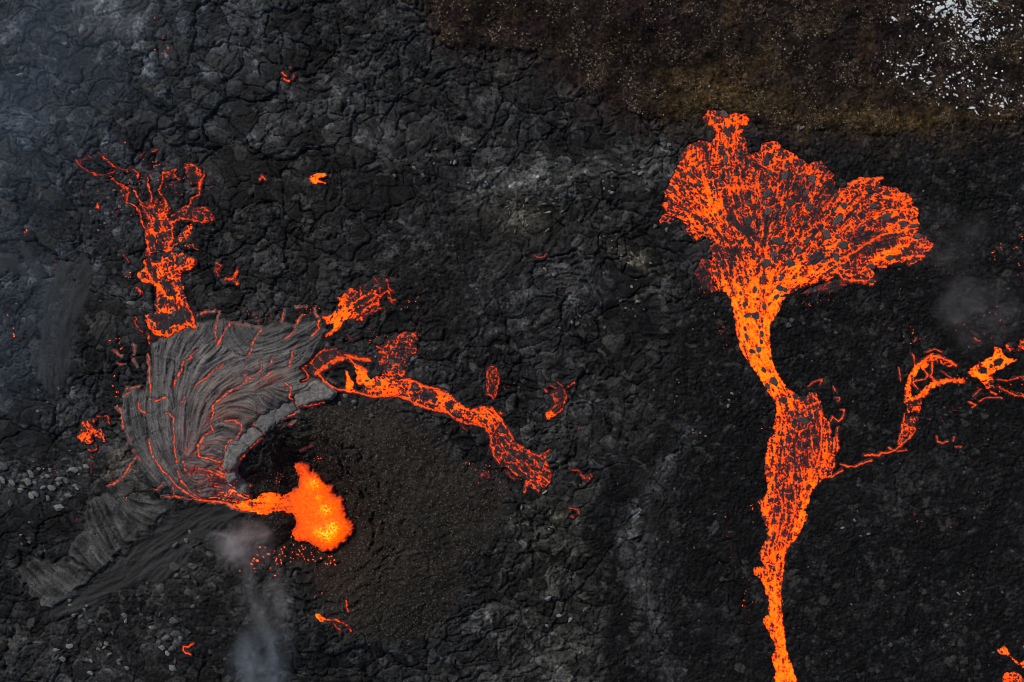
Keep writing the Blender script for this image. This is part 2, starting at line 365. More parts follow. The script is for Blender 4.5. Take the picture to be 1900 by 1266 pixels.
# ------------------------------------------------------------------ lava flows: plans
class Flow:
    def __init__(s, name, label, cat='lava flow', group=None, polys=(), veins=(), blobs=(), holes=(), strokes=None, cell=9., stretch=1.0,
                 licw=.45, rag=1.0, plates=0, psize=(3, 7), pextra=(), gain=.2, crust=(.05, .042, .043), step=1.25, wigs=1.0, thick=.12, hmax=1.0, seed=1, dull=0.0, solid=False, brk=0.0, pat=.35, marg=3.2):
        s.__dict__.update(locals()); del s.__dict__['s']
        pts = [q for p in polys for q in p[0]] + [q for v in veins for q in v[0]]
        s.x0 = min(p[0] for p in pts) - 12; s.x1 = max(p[0] for p in pts) + 12
        s.y0 = min(p[1] for p in pts) - 12; s.y1 = max(p[1] for p in pts) + 12
    def foot(s, x, y):
        xx, yy = wig(x, y, 1.3 * s.wigs, 6., 31)
        m = np.full(x.shape, -50., F32)
        for p, E in s.polys: m = np.maximum(m, boxed(lambda a, b: sdf(a, b, p), xx, yy, p, 14, -50.))
        if s.polys: m = m + s.rag * (1.6 * gn(x / 5, y / 5, 41) + 1.4 * gn(x / 11, y / 11, 42))
        for p, w, h in s.veins: m = np.maximum(m, boxed(lambda a, b: w * .5 + s.marg - segdist(a, b, p), xx, yy, p, 14, -50.))
        return m
    def heat(s, x, y, foot):
        xx, yy = wig(x, y, 1.3 * s.wigs, 6., 31)
        H = np.zeros(x.shape, F32)
        th = None
        if s.strokes: th = coarse_theta(s.strokes, s.x0, s.y0, s.x1, s.y1, x, y); s.th = th
        if s.polys:
            E = np.zeros(x.shape, F32)
            for p, e in s.polys: E = np.maximum(E, np.where(boxed(lambda a, b: sdf(a, b, p), xx, yy, p, 14, -50.) > -3, e, 0))
            E = smooth1(E, 6)
            E = E * np.clip(1 + s.pat * gn(x / 16, y / 16, 63), 0, 1.5)
            for (bx, by, rx, ry, ang, e) in s.blobs:
                w = blob(x, y, bx, by, rx, ry, ang); w = np.clip(w * 1.5, 0, 1); E = E * (1 - w) + e * w
            wx = x + 5 * gn(x / 17, y / 17, 51) + 2.2 * gn(x / 6, y / 6, 52); wy = y + 5 * gn(x / 17, y / 17, 53) + 2.2 * gn(x / 6, y / 6, 54)
            f1, f2, ide, dx, dy = voro(wx / s.cell, wy / s.cell, 60 + s.seed)
            g1, g2, _, _, _ = voro(wx / (s.cell * 2.3) + 3, wy / (s.cell * 2.3), 61 + s.seed)
            e1 = 1 - sst(0, .55, f2 - f1); e2 = 1 - sst(0, .4, g2 - g1)
            base = 0.55 * e1 + 0.45 * e2 + 0.35 * gn(x / 3.2, y / 3.2, 55) + 0.35 * fbm(x / 14, y / 14, 56, 2) + 0.25 * (h01(ide, 3) - .5)
            if th is not None:
                rn = np.random.default_rng(s.seed).normal(size=x.shape).astype(F32)
                l = lic(smooth1(rn, 1), th, int(9 * s.stretch)); s.licf = l
                lw = s.licw + (.07 * sst(500, 640, y) if s.seed == 3 else 0)
                base = (1 - lw) * base / (base.std() + 1e-6) + lw * 1.25 * l
            ins = foot > 0
            v = base[ins]
            if len(v):
                r = np.empty(len(v), F32); r[np.argsort(v)] = np.linspace(0, 1, len(v)); nf = np.zeros(x.shape, F32); nf[ins] = r
            else: nf = base
            hn = sst(-s.gain * 1.5, s.gain * 1.1, nf - (1 - E)) * (.80 + .26 * sst(0, 2 * s.gain + .2, nf - (1 - E)))
            hn = hn * (1.0 + 0.10 * sst(0.2, .7, E) + .14 * sst(.6, .9, E)) * sst(-1, 2.5, foot) * (1 - .30 * sst(.25, .7, gn(x / 2.6, y / 2.6, 59) + .3 * gn(x / 7, y / 7, 62))) * (1 + .17 * sst(.6, .92, E))
            soft_ = smooth1(hn, 14); s.near = np.clip(soft_ * 3.0, 0, 1)
            hn = np.maximum(hn, s.dull * s.near * sst(0, 5, foot) * (.6 + .8 * gn(x / 9, y / 9, 58)))
            H = np.maximum(H, hn)
        for p, w, h in s.veins:
            def f(a, b):
                d = segdist(a, b, p) + 0.62 * min(w, 4) / 3 * (gn(a / 3.2, b / 3.2, 71) + 1.2 * gn(a / 9, b / 9, 72))
                br = 1 - (0.0 if (w > 3 or s.solid) else (.75 if s.polys else s.brk)) * sst(.12, .4, gn(a / 6, b / 6, 73))
                return h * np.maximum((1 - sst(w * .28, w * .28 + 1.5, d)) * br * (.92 + .16 * gn(a / 4, b / 4, 74)), .27 * np.exp(-(d / (w + 3.0)) ** 2))
            H = np.maximum(H, boxed(f, xx, yy, p, 16, 0.))
        for p in s.holes:
            H = H * (1 - boxed(lambda a, b: sst(-1.2, 1.2, sdf(a, b, p)), xx, yy, p, 5, 0.))
        return H * s.hmax

FLOWS = []
RIGHT_OUT = (R6((430,125),(470,60),(530,65),(600,60),(640,100),(700,75),(770,85),(805,120),(822,165),(790,180),(745,200),(775,225),(740,250),(810,310),(785,350),(815,400),(880,370),(900,320),(960,300),(1040,310),(1060,360),(1140,390),(1200,430))
    + R7((210,228),(260,205),(310,205),(340,240),(385,270),(415,310),(425,400),(440,428),(500,410),(540,380),(600,340),(660,345),(750,335),(790,400),(860,405),(910,410),(950,450),(1000,460),(1030,490),(1030,545),(1075,575),(1075,620),(1060,650),(1085,690),(1075,760),(1140,800),(1170,840),(1200,850),(1190,885),(1150,930),(1110,980),(1060,1000),(1030,1030),(1000,1035),(960,1000),(880,1010),(830,1030),(740,1020),(720,1060),(760,1135),(720,1195),(680,1190),(600,1165),(540,1140),(490,1150),(430,1130),(350,1150),(300,1150),(200,1190),(130,1220),(60,1250),(0,1266))
    + R8((680,290),(640,330),(625,380),(600,430),(560,490),(540,560),(545,640),(550,720),(570,810),(600,890),(640,940),(670,1000),(740,1050),(820,1085),(850,1040),(900,1040),(940,1110),(965,1180))
    + R9((720,0),(750,60),(760,120),(800,200),(810,290),(870,320),(875,400),(850,460),(850,510),(820,580),(850,597),(760,630),(700,680),(650,740),(640,800),(600,870),(635,910),(630,950),(600,990),(570,1050),(540,1100),(490,1160),(460,1240))
    + R10((520,300),(510,400),(490,480),(490,540),(500,600),(492,700),(512,800),(515,900),(530,990),(550,1060),(580,1130),(600,1200),(620,1290),(650,1450),(460,1450),(430,1266),(420,1220),(440,1180),(415,1120),(400,1050),(430,1000),(430,960),(400,900),(370,850),(345,800),(325,770),(345,735),(375,715),(380,640),(375,570),(350,500),(320,440),(300,410),(255,380),(248,330),(270,318),(340,305),(320,270),(300,210),(320,160),(355,90),(365,0))
    + R9((300,1000),(265,930),(255,860),(235,805),(265,780),(300,740),(300,650),(285,560),(290,480),(305,400),(310,310),(350,290),(360,180),(375,110),(370,40))
    + R8((590,1200),(575,1130),(540,1070),(490,990),(430,900),(380,830),(330,750),(300,690),(280,600),(270,520),(255,430),(235,330),(200,270),(150,250),(110,200),(70,80))
    + R6((500,1180),(490,1120),(520,1100),(450,1050),(370,1090),(345,1060),(300,1000),(310,960),(260,920),(180,940),(100,955),(75,925),(130,880),(160,850),(100,805),(150,770),(130,700),(165,660),(185,600),(210,550),(250,500),(245,440),(280,400),(310,340),(390,300),(450,295),(500,310),(530,280),(520,220),(455,155)))
def pt(fn, a, b): return fn((a, b))[0]
def B7(a, b, rx, ry, ang, e): x, y = pt(R7, a, b); return (x, y, rx / 4.22, ry / 4.22, ang, e)
def B6(a, b, rx, ry, ang, e): x, y = pt(R6, a, b); return (x, y, rx / 4.22, ry / 4.22, ang, e)
def B8(a, b, rx, ry, ang, e): x, y = pt(R8, a, b); return (x, y, rx / 4.22, ry / 4.22, ang, e)
def B9(a, b, rx, ry, ang, e): x, y = pt(R9, a, b); return (x, y, rx / 4.22, ry / 4.22, ang, e)
FLOWS.append(Flow('lava_flow', 'huge fan of orange lava with dark rafts, narrowing to a stream at the right', polys=[(RIGHT_OUT, .50), (R8((0,0),(80,0),(110,200),(170,260),(60,270),(0,230),(-60,100)), .10), (R8((860,230),(960,190),(1090,150),(1200,190),(1100,270),(900,300),(760,280)), .10), (R7((740,1010),(850,1010),(800,1090),(760,1080)), .1)],
    blobs=[(1400, 590, 60, 70, 0, .90), (1425, 690, 40, 70, 0, .94), (1440, 1150, 60, 120, 0, .84), (1455, 1260, 40, 30, 0, .95), (1430, 1010, 40, 60, 0, .72),
           B9(600, 420, 150, 330, 0, .36), B9(420, 250, 60, 200, .1, .6), B9(330, 450, 45, 330, .05, .76), B9(780, 520, 90, 120, 0, .62), B9(620, 720, 60, 160, .35, .82), B9(450, 850, 80, 230, 0, .44), B9(310, 880, 45, 200, 0, .74), B9(560, 980, 40, 140, .35, .86), B9(400, 40, 200, 60, 0, .78), B9(770, 300, 50, 200, 0, .6),
           B7(610, 790, 110, 50, -.15, .14), B7(700, 890, 140, 40, -.35, .15), B7(850, 830, 60, 40, 0, .08), B7(370, 450, 45, 90, .3, .12), B7(170, 430, 35, 80, .1, .15), B7(300, 600, 50, 120, .5, .3), B7(130, 1130, 260, 50, -.3, .82), B7(400, 870, 80, 40, -.6, .75), B7(850, 920, 160, 28, -.4, .8), B7(900, 600, 120, 26, -.1, .66), B7(1050, 600, 30, 60, 0, .8), B7(860, 1010, 130, 20, 0, .75), B7(690, 350, 140, 30, 0, .62), B7(450, 700, 200, 40, -.5, .45), B7(640, 640, 60, 30, 0, .36), B7(960, 700, 80, 60, 0, .7), B7(1100, 900, 60, 60, 0, .5), B7(0, 600, 60, 200, 0, .42), B7(600, 1080, 100, 60, 0, .46),
           B6(430, 700, 60, 260, -.2, .72), B6(520, 800, 60, 120, -.3, .78), B6(330, 940, 80, 50, .5, .75), B6(800, 1010, 40, 110, -.75, .06), B6(660, 880, 36, 70, -.2, .12), B6(610, 1180, 100, 60, -.3, .25), B6(780, 740, 70, 60, 0, .18), B6(720, 560, 120, 60, 0, .36), B6(760, 430, 60, 60, 0, .25), B6(1000, 560, 120, 80, 0, .34), B6(1200, 680, 60, 90, 0, .15), B6(960, 420, 90, 60, 0, .58), B6(640, 150, 150, 80, 0, .62), B6(700, 240, 120, 60, 0, .6), B6(900, 800, 120, 120, 0, .38), B6(950, 900, 120, 80, 0, .34), B6(380, 600, 50, 80, 0, .42), B6(1150, 880, 80, 80, 0, .45), B6(560, 600, 80, 60, 0, .5),
           B8(900, 250, 120, 40, 0, .1), B8(1060, 170, 30, 30, 0, .1), B8(500, 120, 200, 60, .2, .7), B8(240, 230, 100, 40, .5, .85), B8(240, 50, 60, 60, 0, .4), B8(700, 100, 120, 60, -.4, .8), B8(480, 400, 40, 120, 0, .7), B8(560, 420, 40, 160, .3, .95), B8(280, 450, 40, 200, 0, .9)],
    veins=[(R6((680,850),(710,920),(760,1000),(830,1080),(900,1150)),3.5,1), (R6((720,690),(790,670),(850,710),(885,780)),3,1), (R6((430,560),(450,660),(520,740),(560,840)),6,1), (R6((410,760),(430,860),(500,930)),4,1), (R6((250,500),(340,540),(430,620)),3,1),
           (R6((820,420),(900,500),(990,540),(1040,480)),3,1), (R6((870,800),(960,830),(1050,780),(1150,820)),2.5,1), (R7((0,1240),(150,1130),(300,1060),(360,1000),(500,960),(640,870),(760,800),(860,760)),4.5,1), (R7((740,980),(820,930),(900,890),(980,870),(1010,780)),5,1),
           (R7((280,660),(330,590),(400,500),(460,430)),3,1), (R7((740,620),(830,590),(930,580)),4,1), (R7((880,730),(900,690),(970,670),(1040,700)),4,1), (R7((530,390),(610,350),(700,350),(790,340)),3,1), (R7((430,1060),(480,1130),(600,1150)),3.5,1), (R7((100,330),(170,290),(190,400),(230,490),(240,600)),3,1), (R7((470,780),(560,730),(650,690),(700,640)),2.5,1),
           (R9((420,140),(450,200),(500,230),(560,260),(640,220),(690,200)),2.5,1), (R9((640,380),(590,410),(530,450)),2.5,1), (R9((650,290),(660,380),(700,500),(660,590),(600,700),(560,800)),3.5,1), (R9((430,560),(470,620),(520,700),(530,860)),2.5,1), (R9((380,700),(430,830),(460,900)),2,1), (R9((560,500),(580,620),(570,700)),2,1), (R9((790,190),(800,300)),2,1), (R9((860,230),(850,340),(870,380)),2.5,1), (R9((720,100),(740,260),(720,420),(690,540)),4,1)],
    holes=[R7((195,1030),(215,980),(250,930),(300,915),(330,935),(320,975),(270,1010)), R6((640,870),(680,900),(760,980),(810,1040),(800,1075),(740,1020),(670,960))],
    strokes=[PX((1455,1300),(1443,1150),(1437,1060),(1455,960)), PX((1480,1030),(1495,960),(1520,900),(1535,820),(1525,760)), PX((1425,1000),(1425,900),(1435,800),(1440,750)), PX((1470,960),(1480,850),(1485,780),(1450,720),(1410,640),(1390,560),(1370,480),(1330,400),(1290,350)),
             PX((1425,560),(1470,510),(1530,470),(1600,440),(1690,420)), PX((1400,540),(1420,450),(1440,380),(1460,300)), PX((1395,540),(1385,450),(1350,380),(1335,300),(1345,220)), PX((1440,640),(1432,600),(1450,560),(1500,525)), PX((1480,490),(1530,420),(1570,360),(1600,345)), PX((1230,400),(1290,420),(1340,500)), PX((1560,520),(1620,530)), PX((1640,480),(1700,470)), PX((1370,580),(1385,650),(1430,730))],
    plates=170, psize=(2.2, 5.0), stretch=1.1, cell=6.6, licw=.33, gain=.26, crust=(.060, .045, .048), thick=.25, seed=3, dull=.22,
    pextra=[pt(R8, 515, 35)+(9,.2), pt(R8, 430, 445)+(8,.3), pt(R8, 365, 445)+(7,-.3), pt(R8, 490, 375)+(6,0), pt(R8, 610, 230)+(7,.6), pt(R8, 400, 725)+(6,.4), pt(R8, 450, 715)+(6,0), pt(R8, 570, 960)+(8,0), pt(R8, 650, 1110)+(8,0), pt(R8, 520, 995)+(6,0), pt(R8, 490, 870)+(6,0), pt(R8, 700, 40)+(8,.3), pt(R8, 475, 590)+(5,0), pt(R8, 355, 610)+(5,0), pt(R8, 345, 550)+(4,0), pt(R8, 350, 355)+(6,0), pt(R8, 590, 300)+(6,0), pt(R8, 420, 240)+(6,0), pt(R8, 655, 245)+(5,0), pt(R8,740,1080)+(6,.6),
            pt(R7, 440, 670)+(9,0), pt(R7, 240, 350)+(8,.5), pt(R7, 210, 570)+(8,0), pt(R7, 195, 830)+(9,0), pt(R7, 480, 865)+(9,.2), pt(R7, 955, 700)+(8,.1), pt(R7, 1035, 720)+(6,0), pt(R7, 845, 965)+(7,0), pt(R7, 130, 905)+(7,.8), pt(R7, 60, 620)+(7,0), pt(R7, 720, 560)+(7,0), pt(R7, 485, 560)+(7,1), pt(R7, 60, 1000)+(8,0), pt(R7, 700, 1030)+(7,.3), pt(R7, 1060, 800)+(6,0), pt(R7, 820, 650)+(8,.3), pt(R7, 350, 780)+(9,1), pt(R7, 420, 960)+(8,1.2),
            pt(R6, 1040, 1090)+(11,.2), pt(R6, 1000, 1190)+(9,0), pt(R6, 790, 930)+(9,.8), pt(R6, 1185, 1155)+(7,1), pt(R6, 940, 715)+(9,0), pt(R6, 620, 445)+(6,0), pt(R6, 330, 560)+(6,0), pt(R6, 945, 860)+(8,0), pt(R6, 490, 560)+(7,0), pt(R6, 1115, 790)+(8,0), pt(R6, 620, 230)+(7,1.2), pt(R6, 610, 95)+(7,.9), pt(R6, 1080, 570)+(8,0), pt(R6, 930, 460)+(8,0), pt(R9, 590, 170)+(10,.2), pt(R9, 500, 120)+(6,0)]))

FLOWS.append(Flow('lava_flow', 'tall ragged lava flow branching like a tree above the grey crust fan',
    polys=[(R1((530,730),(560,710),(610,740),(690,690),(760,690),(800,720),(845,740),(830,775),(800,800),(755,800),(750,850),(770,900),(780,980),(800,1000),(820,1080),(840,1140),(800,1130),(740,1160),(660,1195),(600,1180),(560,1140),(535,1090),(550,1050),(600,1045),(590,1010),(600,950),(610,890),(560,860),(520,810)), .50),
           (R1((735,640),(725,600),(770,530),(820,530),(825,560),(780,600),(760,635)), .6), (R1((560,480),(640,470),(700,500),(700,640),(660,690),(560,710),(550,620),(545,540)), .34), (R1((480,820),(520,780),(550,830),(570,870),(500,860)), .5),
           (R1((500,400),(560,380),(640,400),(700,440),(660,480),(540,500)), .2), (R1((640,230),(700,200),(730,260),(670,280)), .2), (R1((760,170),(850,170),(890,240),(870,300),(800,290),(770,220)), .2), (R1((700,480),(790,410),(900,430),(945,480),(920,525),(830,520),(740,500)), .22), (R1((380,330),(420,300),(450,360),(400,370)), .3), (R1((760,640),(830,630),(855,680),(780,670)), .35), (R1((480,890),(525,890),(520,940),(470,930)), .3)],
    veins=[(R1(*p), w, h) for p, w, h in [
        (((265,110),(300,140),(330,170),(365,195),(400,205),(440,210)),1.6,.9), (((130,150),(160,190),(200,215),(260,240),(320,235),(360,215)),1.6,.8), (((200,115),(225,140),(160,150),(150,180)),1.3,.6),
        (((430,220),(450,200),(490,215),(490,250)),2.5,1), (((345,260),(380,290),(430,310),(440,345),(430,380)),2.6,.95), (((545,250),(550,290),(565,320),(575,350),(570,390),(550,430)),2.6,1), (((640,230),(640,280),(620,320),(640,370),(665,420),(620,450)),2.4,1),
        (((640,230),(690,215),(715,200),(700,240),(740,265)),1.8,.95), (((775,190),(810,175),(840,195),(835,225),(880,235),(850,290)),2.8,1), (((430,395),(470,410),(505,450),(515,500),(540,560),(550,620),(550,700)),2.8,1), (((470,330),(490,360),(520,410),(550,440)),2,1),
        (((600,380),(585,420),(620,440),(625,470),(680,430)),2,1), (((560,480),(575,540),(600,590),(640,560),(635,510),(660,480)),2.4,1), (((690,600),(690,520),(720,495),(780,490),(830,510),(870,520),(930,500),(920,450),(880,430),(830,440)),2.2,1),
        (((690,480),(720,455),(790,420),(810,375),(860,350),(850,300)),2.6,1), (((690,620),(660,680),(690,640)),3.5,1), (((640,720),(720,640)),2.5,1), (((530,740),(545,800),(570,850),(610,890),(630,930)),3.5,1), (((600,1165),(680,1180),(740,1130),(800,1110)),5,1), (((780,1010),(810,1050),(830,1130)),5,1), (((555,1060),(560,1120),(600,1160)),4,1),
        (((485,1080),(480,1100),(510,1140),(520,1160)),1.8,.8), (((405,705),(430,730),(440,750)),1.5,.8), (((580,95),(610,95)),2,.8), (((510,125),(530,115)),2,.8), (((555,1170),(570,1230)),3,1), (((600,760),(640,830),(720,790),(820,760)),4,1), (((360,455),(380,445)),1.5,.7), (((550,860),(640,890),(720,870)),2.5,1)]],
    holes=[R1((625,1110),(700,1060),(760,1020),(800,1060),(740,1110),(650,1150),(600,1145)), R1((640,860),(680,855),(690,890),(650,910)), R1((570,790),(600,800),(610,850),(580,850)), R1((600,1060),(650,1050),(690,1060),(620,1100)), R1((640,700),(690,680),(680,700),(650,725))],
    strokes=[PX((340,610),(330,560),(325,510),(310,460),(290,420)), PX((280,560),(275,500))], plates=26, psize=(3, 6), cell=7.5, licw=.25, crust=(.058, .047, .052), gain=.17, seed=5, dull=.10, hmax=.97, pat=.9, wigs=1.9))

FLOWS.append(Flow('lava_flow', 'short bright lava tongue with tattered upper end, right of the tree-like flow',
    polys=[(R3((735,510),(790,490),(800,430),(740,430),(720,370),(780,350),(830,310),(840,230),(870,190),(920,145),(970,145),(1010,190),(1080,180),(1130,170),(1160,210),(1150,260),(1080,310),(1030,350),(1030,410),(990,410),(940,385),(880,410),(840,470),(790,505),(750,535)), .50), (R3((1030,110),(1150,60),(1230,90),(1230,160),(1160,190),(1040,170)), .14), (R3((1030,360),(1140,270),(1150,330),(1060,390)), .12)],
    blobs=[pt(R3, 830, 410) + (16, 16, 0, .97), pt(R3, 880, 330) + (18, 16, 0, .8), pt(R3, 930, 200) + (12, 10, 0, .3), pt(R3, 1060, 240) + (16, 10, -.5, .35)],
    veins=[(R3(*p), w, h) for p, w, h in [(((1150,220),(1230,160),(1250,240),(1280,240)),2,1), (((1150,220),(1150,310),(1195,305)),2,1), (((740,520),(800,480),(840,440)),5,1), (((950,275),(1020,220),(1080,185)),2.5,1), (((960,370),(1060,310),(1140,255)),3,1), (((1120,70),(1150,110),(1160,180)),1.4,.8), (((1215,80),(1230,150),(1270,180)),1.4,.9), (((1010,140),(1020,200)),1.6,.9), (((840,230),(920,280),(950,270)),3,1), (((720,380),(745,400)),3,1), (((1230,220),(1250,260),(1275,270)),1.3,.9)]],
    holes=[R3((860,375),(875,370),(870,395),(855,395))], plates=6, psize=(2.6, 4.5), cell=6.5, seed=6, gain=.15, hmax=.95, dull=.15,
    strokes=[R3((780,480),(850,380),(930,300),(1050,220),(1140,180))]))

CENTER_OUT = R3((1040,930),(985,860),(975,750),(1050,800),(1100,860),(1130,830),(1250,830),(1320,860),(1400,870),(1500,920),(1600,940),(1688,980),(1688,1110),(1560,1080),(1450,1040),(1330,985),(1200,985),(1100,985))
ARM = R5((-40,250),(0,260),(80,280),(170,320),(260,340),(340,380),(400,430),(460,490),(530,515),(600,480),(660,480),(700,510),(750,550),(800,640),(860,740),(900,790),(980,830),(1060,870),(1130,820),(1110,900),(1150,1000),(1130,1080),(1060,1150),(1020,1130),(940,1140),(960,1060),(880,1030),(800,960),(740,930),(700,860),(680,780),(665,690),(640,650),(580,620),(480,610),(400,580),(330,510),(250,510),(150,470),(60,440),(0,410),(-40,390))
FLOWS.append(Flow('lava_flow', 'long thin lava arm running right from the grey crust to a clawed end',
    polys=[(CENTER_OUT, .58), (ARM, .36), (R3((1150,600),(1350,490),(1460,490),(1450,640),(1370,760),(1360,850),(1180,830),(1140,700)), .30), (R3((740,630),(820,625),(900,650),(960,670),(1000,700),(1090,700),(1070,735),(970,725),(900,700),(830,760),(740,800),(700,840),(620,820),(600,780),(680,690)), .12),
           (R3((895,780),(930,800),(970,890),(970,945),(915,945),(905,850)), .98), (R3((975,750),(1050,800),(1100,860),(1130,880),(1000,900),(985,860)), .95), (R5((590,1010),(660,990),(700,1050),(650,1070)), .15)],
    blobs=[(856, 757, 20, 12, 0, .75), (905, 772, 22, 14, 0, .7), (965, 850, 30, 20, .6, .22), (795, 735, 18, 10, .4, .18), (975, 905, 26, 12, 0, .5), (822, 742, 14, 10, 0, .75), (930, 815, 20, 26, .4, .35), (718, 712, 22, 12, 0, .8)],
    veins=[(R3(*p), w, h) for p, w, h in [
        (((680,815),(700,800),(740,765)),9,1), (((740,765),(800,725),(840,705),(900,690)),14,1), (((890,675),(960,685),(1000,700),(1085,708)),8,1), (((690,810),(740,860),(790,905),(860,935),(930,945),(1040,970),(1110,995),(1200,990),(1300,985),(1370,1010),(1450,1050),(1560,1090),(1688,1115)),4.5,1),
        (((740,625),(690,660),(640,730),(575,775),(610,800),(625,850),(580,870)),2.4,1), (((1300,540),(1350,500),(1365,490)),1.6,1), (((740,640),(830,620)),1.6,.8), (((1360,860),(1440,880),(1520,920),(1620,940),(1688,985)),3.5,1),
        (((1020,900),(1120,930),(1200,880),(1280,850)),3.5,1), (((930,690),(970,740),(1060,790)),4,1), (((1230,980),(1250,920),(1290,880)),2.5,1), (((1100,940),(1110,985)),4,1), (((905,515),(950,560),(985,530)),1.3,.6), (((1140,600),(1170,620)),2,1), (((1195,640),(1230,570)),2,1)]] +
        [(R5(*p), w, h) for p, w, h in [(((0,265),(80,290),(170,325),(260,345),(340,385),(400,440),(460,495),(530,520),(600,490),(680,500),(740,570),(800,650),(860,745)),3,1), (((0,405),(80,455),(170,485),(260,510),(330,515),(400,580),(480,612),(580,618),(640,650),(670,700),(685,780),(700,860),(760,945)),2.8,1), (((870,770),(930,810),(1000,850),(1060,870),(1130,825)),2.2,1), (((720,700),(760,770),(790,830),(810,860)),2.6,1), (((835,870),(880,900),(920,945)),2.6,1), (((950,920),(990,980),(1050,1000)),2.2,1), (((1075,930),(1110,980),(1150,1000),(1140,1060),(1100,1110)),2.2,1), (((1020,1080),(1050,1150),(1040,1060),(1100,1070)),2.4,1), (((960,1060),(945,1140)),2.6,1), (((0,300),(40,330),(20,380)),3,1), (((740,620),(700,690)),2,1), (((600,1030),(640,990),(670,1040)),1.2,.6), (((750,530),(790,550)),1.3,.7), (((800,1000),(870,1060)),1.4,.8), (((450,630),(490,670)),1.3,.7), (((1085,1025),(1130,1070)),2,1), (((270,350),(300,430),(260,500)),3,1), (((820,770),(860,770)),1.5,.9)]],
    holes=[R3((745,800),(800,780),(835,780),(900,700),(930,760),(960,790),(990,830),(965,880),(925,800),(895,780),(895,850),(905,930),(860,930),(790,895)), R5((165,370),(200,355),(220,400),(190,430)), R3((1000,900),(1050,890),(1060,920),(1010,930))],
    strokes=[R3((700,800),(900,940),(1100,960),(1400,950),(1688,1060)), R5((0,330),(250,430),(450,550),(650,560),(760,700),(850,850),(1050,980))], plates=44, psize=(3, 6), cell=7.5, licw=.3, seed=8, gain=.15, hmax=.93, dull=.16, crust=(.058, .046, .05)))

FLOWS.append(Flow('lava_flow', 'looped thin lava branch between the right edge and the lower big stream',
    polys=[(R11((550,655),(556,540),(595,450),(635,385),(690,335),(700,375),(650,430),(612,500),(600,560),(606,640)), .74), (R11((600,650),(680,560),(740,515),(800,500),(980,495),(985,512),(820,530),(750,565),(690,620)), .72), (R11((520,800),(590,770),(640,770),(625,860),(560,940),(500,965)), .42), (R11((550,650),(600,630),(680,620),(670,690),(660,740),(560,740)), .5), (R11((600,760),(660,760),(640,840),(590,850)), .45), (R11((1010,440),(1040,400),(1100,370),(1150,340),(1200,310),(1210,250),(1195,240),(1260,260),(1290,330),(1390,340),(1290,400),(1200,450),(1200,480),(1130,510),(1110,510),(1080,480),(1030,470)), .88),
           (R11((1110,510),(1200,480),(1210,560),(1150,560)), .5), (R11((1280,240),(1340,215),(1360,280),(1424,170),(1600,150),(1700,190),(1600,260),(1430,280),(1300,300)), .4), (R11((1200,520),(1290,560),(1424,590),(1600,600),(1600,630),(1424,620),(1280,600)), .25), (R11((700,330),(760,310),(880,345),(935,395),(880,405),(800,380),(720,400),(660,400)), .45), (R11((640,620),(700,560),(760,520),(760,560),(700,620)), .7), (R11((1300,470),(1424,450),(1600,430),(1600,500),(1400,500)), .22)],
    veins=[(R11(*p), w, h) for p, w, h in [
        (((560,650),(570,540),(600,460),(640,395),(690,350),(750,320),(820,330),(880,360),(930,390)),5.6,1), (((600,640),(680,610),(730,550),(800,510),(900,495),(985,505)),5.4,1), (((680,400),(720,460),(700,490),(640,500),(610,510),(640,560)),2,1), (((750,340),(750,420),(740,470),(790,510)),2.6,1),
        (((720,380),(690,400)),2,1), (((640,400),(625,450),(600,480)),2,1), (((545,740),(530,800),(525,870),(495,950),(515,975),(470,1015),(420,990)),1.8,1), (((530,800),(575,840),(620,850)),1.6,1), (((620,860),(600,900),(550,940),(515,980)),3,1), (((490,1020),(560,1010)),1.4,.9),
        (((470,1010),(400,1035),(370,1030),(350,1050),(300,1040),(250,1050)),3.0,1), (((300,1085),(240,1105),(180,1130),(130,1130),(80,1115)),3.0,1), (((85,1160),(40,1185),(5,1205)),3.0,1), (((700,290),(770,270),(830,290)),1.4,.9), (((1260,560),(1360,610),(1500,620)),1.8,1), (((1100,650),(1130,630),(1180,620),(1260,630)),1.6,.95),
        (((1015,655),(1075,680),(1045,700)),1.6,.95), (((1110,560),(1050,620)),1.4,.9), (((1230,490),(1300,500),(1380,480)),1.8,.9), (((1060,190),(1100,210)),1.2,.8), (((600,300),(620,340),(625,370)),1.2,.9), (((820,430),(870,465),(900,490)),1.2,.8), (((1180,580),(1220,600)),1.6,1)]],
    holes=[R11((1085,420),(1110,395),(1150,410),(1145,445),(1100,450)), R11((1200,360),(1250,330),(1275,350),(1240,390),(1205,395)), R11((590,670),(620,655),(640,670),(615,690)), R11((720,400),(735,375),(740,400),(725,430))],
    plates=14, psize=(2.6, 4.5), cell=5.5, seed=9, gain=.15, dull=.08, solid=True, crust=(.04, .034, .036)))
FLOWS.append(Flow('lava_flow', 'patch of bright orange lava cut off by the lower right corner of the picture',
    polys=[(R16((1215,1085),(1260,1050),(1290,1110),(1340,1150),(1369,1130),(1480,1090),(1600,1200),(1600,1500),(1400,1500),(1369,1190),(1320,1160),(1280,1120),(1240,1110)), .86), (R16((1250,1400),(1245,1240),(1260,1215),(1320,1200),(1369,1240),(1500,1400)), .6), (R16((1340,1045),(1369,1050),(1450,1060),(1450,1080),(1360,1070)), .5)],
    veins=[(R16((1255,1260),(1262,1225),(1310,1212),(1345,1235)),2,1)], plates=4, psize=(3, 4), cell=6, seed=10, dull=.1))
